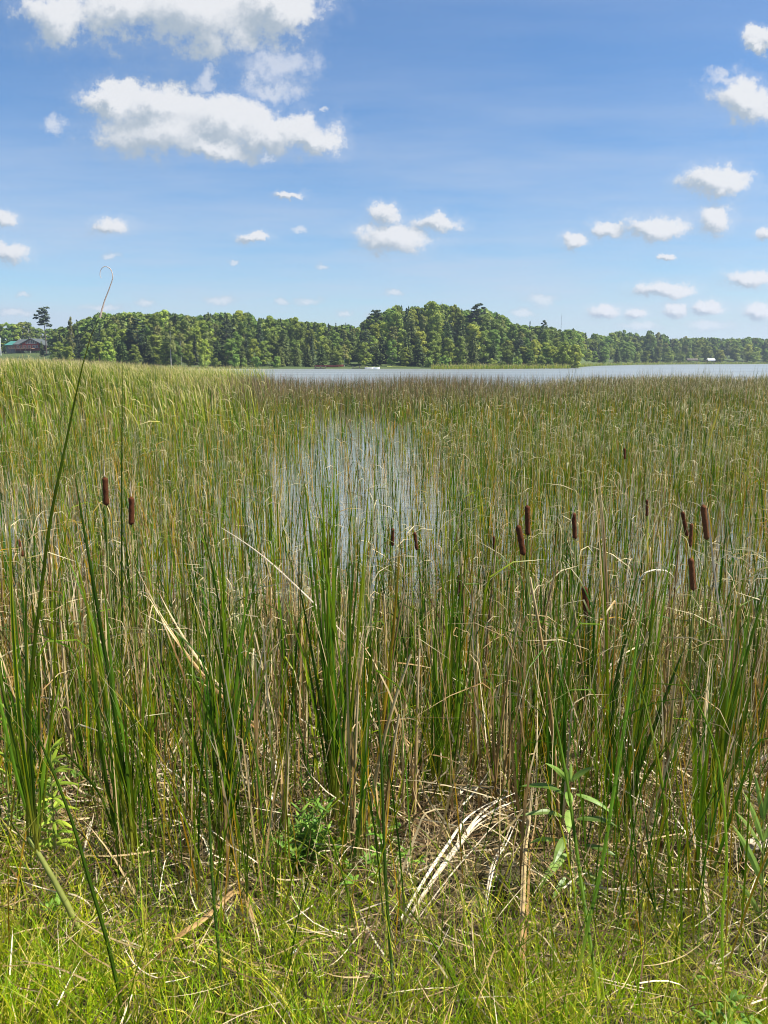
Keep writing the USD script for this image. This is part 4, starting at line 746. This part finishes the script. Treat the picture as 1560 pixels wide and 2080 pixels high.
yl = thing('yellow_leaf', 'yellow leaf standing beside the thin upright head at the right', 'leaf', at(1318, 1150, 5.7)); yb0 = at(1318, 1150, 5.7)
leaf(yl, yb0, [at(x, y, 5.7) for x, y in [(1318, 1150), (1316, 1080), (1319, 1040), (1322, 1015)]], .014, 'yellow')
yl = thing('yellow_leaf', 'long yellow leaf slanting among the far olive reeds at the right', 'leaf', at(1440, 900, 12)); yb0 = at(1440, 900, 12)
leaf(yl, yb0, [at(x, y, 12) for x, y in [(1438, 905), (1447, 870), (1456, 845), (1464, 815)]], .03, 'yellow')

# green shoots and dry stalks of the near marsh: one of each kind built, the rest copies
SHOOT = []
for i in range(16):
    c = class_prim(f'class_cattail_shoot_{i:03d}'); n = int(hr.integers(3, 7)); hh = hr.uniform(.8, 1.5)
    for j in range(n):
        h = hh * hr.uniform(.6, 1.05); a = hr.uniform(0, 6.28); k_ = hr.uniform(.62, .9) if hr.uniform() < .35 else 2.0
        v, f, uv = ribbons([[hr.normal() * .012, hr.normal() * .012, -.04]], h, a, abs(hr.normal()) * .10 + .02, hr.uniform(1.0, 2.6), 2, hr.uniform(.006, .0135), 8, hr.uniform(0, 3.14), hr.normal() * .8, .13, np.array([k_]), np.array([hr.uniform(0, .72)]), soft=hr.normal() * .25)
        usdkit.mesh(stage, f'/World/class_cattail_shoot_{i:03d}/leaf' + (f'_{j:03d}' if j else ''), (v, tri(f)), M['reed_green'], uv=uv)
    SHOOT.append(c)
DRY = []
for i in range(10):
    p = f'/World/class_dry_stalk_{i:03d}'; c = class_prim(p.split('/')[-1]); h = hr.uniform(.45, 1.1); a = hr.uniform(0, 6.28); l = abs(hr.normal()) * .12 * h
    e = np.array([l * math.cos(a), l * math.sin(a), h]); rn = hr.uniform()
    v, f, uv = tube([(0, 0, -.05), e * [.35, .35, .5], e], np.array([.0085, .0065, .004]), 6, 6, rn); usdkit.mesh(stage, p + '/stalk', (v, f), M['dead'], smooth=True, uv=uv)
    for j in range(int(hr.integers(2, 4))):
        v, f, uv = ribbons([[0, 0, hr.uniform(0, .3 * h)]], h * hr.uniform(.5, 1.0), hr.uniform(0, 6.28), abs(hr.normal()) * .15, hr.uniform(1.2, 2.9), 2, hr.uniform(.006, .012), 9, hr.uniform(0, 3), hr.normal(), .12, np.array([hr.uniform(.3, .85)]), np.array([hr.uniform()]))
        usdkit.mesh(stage, p + '/leaf' + (f'_{j:03d}' if j else ''), (v, tri(f)), M['dead'], uv=uv)
    DRY.append(c)
FALLEN = []
for i in range(10):
    p = f'/World/class_fallen_stalk_{i:03d}'; c = class_prim(p.split('/')[-1]); L_ = hr.uniform(.30, .75)
    v, f, uv = ribbons([[0, 0, .02]], L_, 0.0, hr.uniform(.9, 1.35), hr.uniform(.1, .7), 1.4, hr.uniform(.007, .013), 10, hr.uniform(0, 3), hr.normal() * .6, .15, None, np.array([hr.uniform()]), root=.9)
    usdkit.mesh(stage, p + '/stalk', (v, tri(f)), M['bleached' if i % 2 else 'dead'], uv=uv); FALLEN.append(c)
def strew(n, y0, y1, power, um, fld=None):
    out = []
    while len(out) < n:
        yy = (y0 ** power + (y1 ** power - y0 ** power) * hr.uniform()) ** (1 / power); xx = hr.uniform(-1, 1) * (um * yy + .05)
        if clear_view(np.float64(xx), np.float64(yy)) and (fld is None or hr.uniform() < fld(xx, yy)): out.append((xx, yy))
    return out
def by_place(x, y):
    px = 780 + x / y * F
    return ('among the left cattail clumps' if px < 500 else 'round the tall middle clump' if px < 900 else 'round the milkweed' if px < 1290 else 'under the heads at the right') + (', front rows' if y < 3.6 else ', back rows')
dens = lambda x, y: float(clumped(np.array([x]), np.array([y]), 1.3, .75)[0])
for x, y in strew(250, 2.25, 5.4, 1.5, .52, dens):
    copy(SHOOT[hr.integers(16)], 'cattail_shoot', f'narrow green cattail shoot {by_place(x, y)}', 'cattail', (x, y, zat(x, y) - .01), hr.uniform(0, 6.28), np.array([1, 1, 1]) * hr.uniform(.8, 1.12), f'green shoots {by_place(x, y)}')
for x, y in strew(250, 2.45, 6.2, 1.5, .52, lambda x, y: float(clumped(np.array([x + 50]), np.array([y]), .9, .8)[0])):
    copy(DRY[hr.integers(10)], 'dry_stalk', f'standing dry tan stalk with broken leaves {by_place(x, y)}', 'reed stalk', (x, y, max(zat(x, y), -.08)), hr.uniform(0, 6.28), np.array([1, 1, 1]) * hr.uniform(.75, 1.1), f'standing dry stalks {by_place(x, y)}')
for x, y in strew(150, 2.7, 5.4, 1.5, .52):
    copy(FALLEN[hr.integers(10)], 'fallen_stalk', f'fallen pale stalk lying on the litter {by_place(x, y)}', 'reed stalk', (x, y, zat(x, y) + hr.uniform(.0, .06)), hr.uniform(0, 6.28), np.array([1, 1, 1]) * hr.uniform(.6, 1.1), f'fallen pale stalks {by_place(x, y)}')

# bleached bundles and folded stalks one can point at
def bundle(label, pix, Y0, Y1, n, spread, width, mat='bleached'):
    P = np.array([at_g(px, py, Y0 + (Y1 - Y0) * i / (len(pix) - 1), .10 if 0 < i else .03) for i, (px, py) in enumerate(pix)])
    b = thing('dead_stalk_bundle', label, 'reed stalks', P[0])
    for j in range(n):
        o = np.linspace(.3, 1, len(P))[:, None] * np.array([hr.normal(), hr.normal(), abs(hr.normal()) * .6]) * spread
        leaf(b, P[0], P + o, width * hr.uniform(.6, 1.2), mat, 'stalk', k=14, fold=.2, face=(hr.normal() * .4, -.6, 1))
bundle('arching bundle of white dead stalks on the ground left of the milkweed', [(828, 1875), (925, 1739), (988, 1668), (1070, 1634)], 2.2, 2.75, 6, .030, .0095)
bundle('two thin white dead stalks leaning beside the arching white bundle', [(984, 1852), (1000, 1760), (1028, 1705), (1052, 1652)], 2.35, 2.8, 2, .012, .008)
bundle('pale broken stalks slanting left of the right edge', [(1440, 1870), (1428, 1760), (1412, 1690), (1398, 1630)], 2.35, 2.7, 3, .012, .010)
bundle('wide white dead stalks slanting up at the right edge', [(1486, 1745), (1520, 1715), (1570, 1680)], 2.5, 2.8, 4, .016, .014)
bundle('thin pale stalks leaning over at the left of the middle', [(700, 1290), (600, 1190), (520, 1120), (440, 1068)], 3.6, 3.9, 2, .01, .007)
bundle('tan dead stalks crossing low behind the fan-shaped clump', [(520, 1480), (430, 1390), (360, 1300), (300, 1200)], 3.2, 3.5, 3, .02, .010, 'dead')
bundle('folded tan stalk bent double in the grass at lower left', [(302, 1964), (390, 1885), (470, 1818), (490, 1812), (508, 1850), (527, 1925)], 2.0, 2.2, 2, .008, .013, 'dead')
bundle('brown upright dead stalks right of the arching white bundle', [(1052, 2000), (1058, 1850), (1066, 1700), (1080, 1560)], 2.2, 2.5, 3, .012, .013, 'dead')
bundle('pale brown dead stalks standing tall between the two groups of heads', [(1235, 1420), (1232, 1250), (1225, 1100), (1212, 960)], 3.9, 4.2, 6, .03, .012, 'dead')
bundle('brown dead stalks standing right of the tall middle clump', [(700, 1650), (706, 1520), (722, 1380), (742, 1250)], 2.9, 3.1, 4, .02, .012, 'dead')
bundle('reddish dead stalks standing at the right under the lowest fat head', [(1428, 1700), (1428, 1560), (1436, 1420), (1445, 1330)], 2.7, 2.9, 3, .012, .012, 'dead')

# leafy plants
def lance_plant(label, name, cat, bpx, bpy, Y, stem_px, leaves, width, mat, k=9):
    P = [at_g(x, y, Y, 0) for x, y in stem_px]; base = P[0].copy()
    p = thing(name, label, cat, base)
    v, f, uv = tube([q - base for q in P], np.array([.0042, .003, .002]), 6, 10); obj('stem', (v, f), M['stem'], p, smooth=True, uv=uv)
    for (x0, y0, x1, y1, w, dy) in leaves:
        dy = dy - .02; a, b2 = at(x0, y0, Y), at(x1, y1, Y + dy); m = (a + b2) / 2 + np.array([0, 0, .12 * abs(b2[0] - a[0])])
        leaf(p, base, [a, m, b2], width * w, mat, profile='lance', k=k, fold=.10, face=(hr.normal() * .25, -.75, .8), twist=hr.normal() * .25)
    return p
q = lambda x, y: (1040 + x / 6, 1540 + y / 6)
mw = [(685,290,400,60,.8,-.02),(720,280,990,110,.8,-.02),(680,310,640,90,1.0,-.05),(710,280,718,60,.7,.03),(640,445,90,345,.8,-.02),(780,440,1240,700,.8,-.02),(690,400,700,600,1.2,-.10),(630,725,90,705,.75,-.02),(790,745,1290,840,.8,0),(690,630,690,915,1.2,-.11),
      (580,1000,200,1050,.6,.03),(860,1065,1300,1220,.75,-.03),(660,945,505,1300,1.25,-.09),(670,1160,330,1590,1.25,-.06),(820,1340,1180,1700,1.1,-.05),(700,1430,485,1735,1.0,-.05),(780,1400,900,1660,1.0,-.06),(750,1580,940,1900,1.1,-.06),(700,1740,470,1910,.9,-.05),(760,1700,1140,1720,.7,-.02)]
lance_plant('milkweed with long paired leaves standing right of the arching white bundle', 'milkweed', 'milkweed', 1160, 1865, 2.3, [(1160, 1872), (1158, 1760), (1156, 1660), (1155, 1584)], [(*q(a, b_), *q(c_, d), w, dy) for a, b_, c_, d, w, dy in mw], .0215, 'milkweed', 10)
wl = []
for t in np.linspace(0, 1, 9):
    cx, cy = 103 + 8 * t, 1526 + 190 * t
    for j in range(5): a = hr.uniform(0, 6.28); l = (34 + 22 * min(t * 3, 1)) * hr.uniform(.7, 1.1); wl.append((cx, cy, cx + l * math.cos(a), cy - l * .45 * math.sin(a) - (18 if t < .3 else -2), .8, .05 * math.sin(a)))
lance_plant('yellow-green whorled plant between the two leftmost cattail clumps', 'loosestrife', 'plant', 110, 1790, 2.3, [(114, 1800), (110, 1700), (105, 1600), (103, 1526)], wl, .0125, 'sprig', 6)
wl = []
for t in np.linspace(0, 1, 8):
    cx, cy = 12 + 8 * t, 1440 + 240 * t
    for j in range(4): a = hr.uniform(0, 6.28); l = 46 * hr.uniform(.7, 1.1); wl.append((cx, cy, cx + l * math.cos(a), cy - l * .4 * math.sin(a) - 8, .7, .05 * math.sin(a)))
lance_plant('pale whorled plant cut by the left edge of the view', 'loosestrife', 'plant', 15, 1750, 2.6, [(22, 1760), (16, 1600), (12, 1440)], wl, .0105, 'sprig', 6)
q = lambda x, y: (1300 + x / 4, 1560 + y / 4)
rp = [(1000,965,745,455,1.1,-.05),(1000,695,765,350,1.0,-.05),(1000,610,835,185,1.0,-.03),(985,1230,790,930,.9,-.06),(1005,600,1110,330,1,-.03),(1005,840,1120,560,1,-.05),(990,1750,1120,1450,1.1,-.06),(1000,430,930,40,.8,0),(1004,420,1060,60,.8,0)]
lance_plant('reed grass with broad pale leaves at the right edge', 'reed_grass', 'reed', 1550, 2000, 2.1, [(1543, 2010), (1547, 1850), (1550, 1700), (1551, 1640)], [(*q(a, b_), *q(c_, d), w, dy) for a, b_, c_, d, w, dy in rp], .019, 'milkweed', 10)
def bushy(label, px, py, Y, stems, mat, lw, ll, dens_):
    b = at(px, py, Y); b[2] = zat(b[0], b[1]); p = thing('leafy_plant', label, 'plant', b)
    for (sx, sy) in stems:
        tip = at(sx, sy, Y + hr.normal() * .06) - b; st = [np.array([hr.normal() * .02, hr.normal() * .02, -.02]), tip * [.4, .4, .5], tip]
        v, f, uv = tube(st, np.array([.003, .0014]), 5, 6); so = obj('stem', (v, f), M['stem'], p, uv=uv)
        cv = curve(st, 40)
        for t in np.linspace(.28, 1, dens_):
            c0 = cv[int(t * 40)]; a0 = hr.uniform(0, 6.28)
            for a in (a0, a0 + 2.1, a0 + 4.2):
                d = np.array([math.cos(a), math.sin(a), hr.uniform(.3, 1.0)]); l = ll * hr.uniform(.7, 1.15) * (1.1 - .3 * t)
                v, f, uv = path_blade([c0, c0 + d * l * .5 + [0, 0, .003], c0 + d * l], l * lw, 5, .12, (-d[0] * .5, -d[1] * .5, 1), hr.uniform(), 'lance'); obj('leaf', (v, tri(f)), M[mat], so, uv=uv)
bushy('bright green leafy bush at the foot of the tall middle clump', 622, 1900, 2.35, [(640, 1640), (612, 1650), (662, 1646), (590, 1690), (598, 1735), (640, 1700), (664, 1688), (615, 1760), (628, 1665), (575, 1720)], 'herb', .26, .050, 12)
bushy('small dusty green plant low behind the fan-shaped clump', 345, 1810, 2.75, [(335, 1690), (352, 1705), (365, 1720), (322, 1715)], 'milkweed', .42, .030, 6)
bushy('small leafy plant in the dark gap right of the leafy bush', 705, 1860, 2.45, [(700, 1790), (716, 1800), (690, 1810)], 'herb', .26, .024, 5)
bushy('leafy green plant at the lower left below the second clump', 108, 1930, 2.15, [(95, 1850), (120, 1838), (108, 1870)], 'herb', .28, .045, 6)
def flower(label, px, py):
    g = ground_at(px, py + 12); Y = g[1]; p = at(px, py, Y); b = np.array([p[0], Y, zat(p[0], Y)])
    o = thing('white_flower', label, 'flower', b); v, f, uv = tube([(0, 0, -.02), p - b - [0, 0, .004]], .0012, 5, 4); obj('stem', (v, f), M['stem'], o, uv=uv)
    for a in np.arange(5) * 1.2566:
        d = np.array([math.cos(a), math.sin(a), .45]); c0 = p - b
        v, f, uv = path_blade([c0, c0 + d * .006 + [0, 0, .002], c0 + d * .013], .008, 4, .1, (0, 0, 1), .5, 'lance'); obj('petal', (v, tri(f)), M['petal'], o, uv=uv)
    e = trimesh.creation.icosphere(1, .0022); e.apply_translation(p - b + [0, 0, .002]); obj('eye', e, M['pollen'], o)
flower('small white flower in the grass right of the folded tan stalk', 599, 1936)
flower('small white flower in the grass at the lower left edge', 29, 2014)

# ------------------------------------------------------------------ the summer air that pales the far woods
M['haze'] = usdkit.material(stage, '/World/Looks/haze', {'v': ('principled_volume', dict(color=(0.72, 0.82, 1.0), density=0.00024, anisotropy=0.3))}, volume='v.volume')
tag(obj('haze', box(-3300, 3300, -70, 5100, -6.0, 75.0), M['haze']), 'pale blue summer haze over the lake', 'haze', kind='stuff')
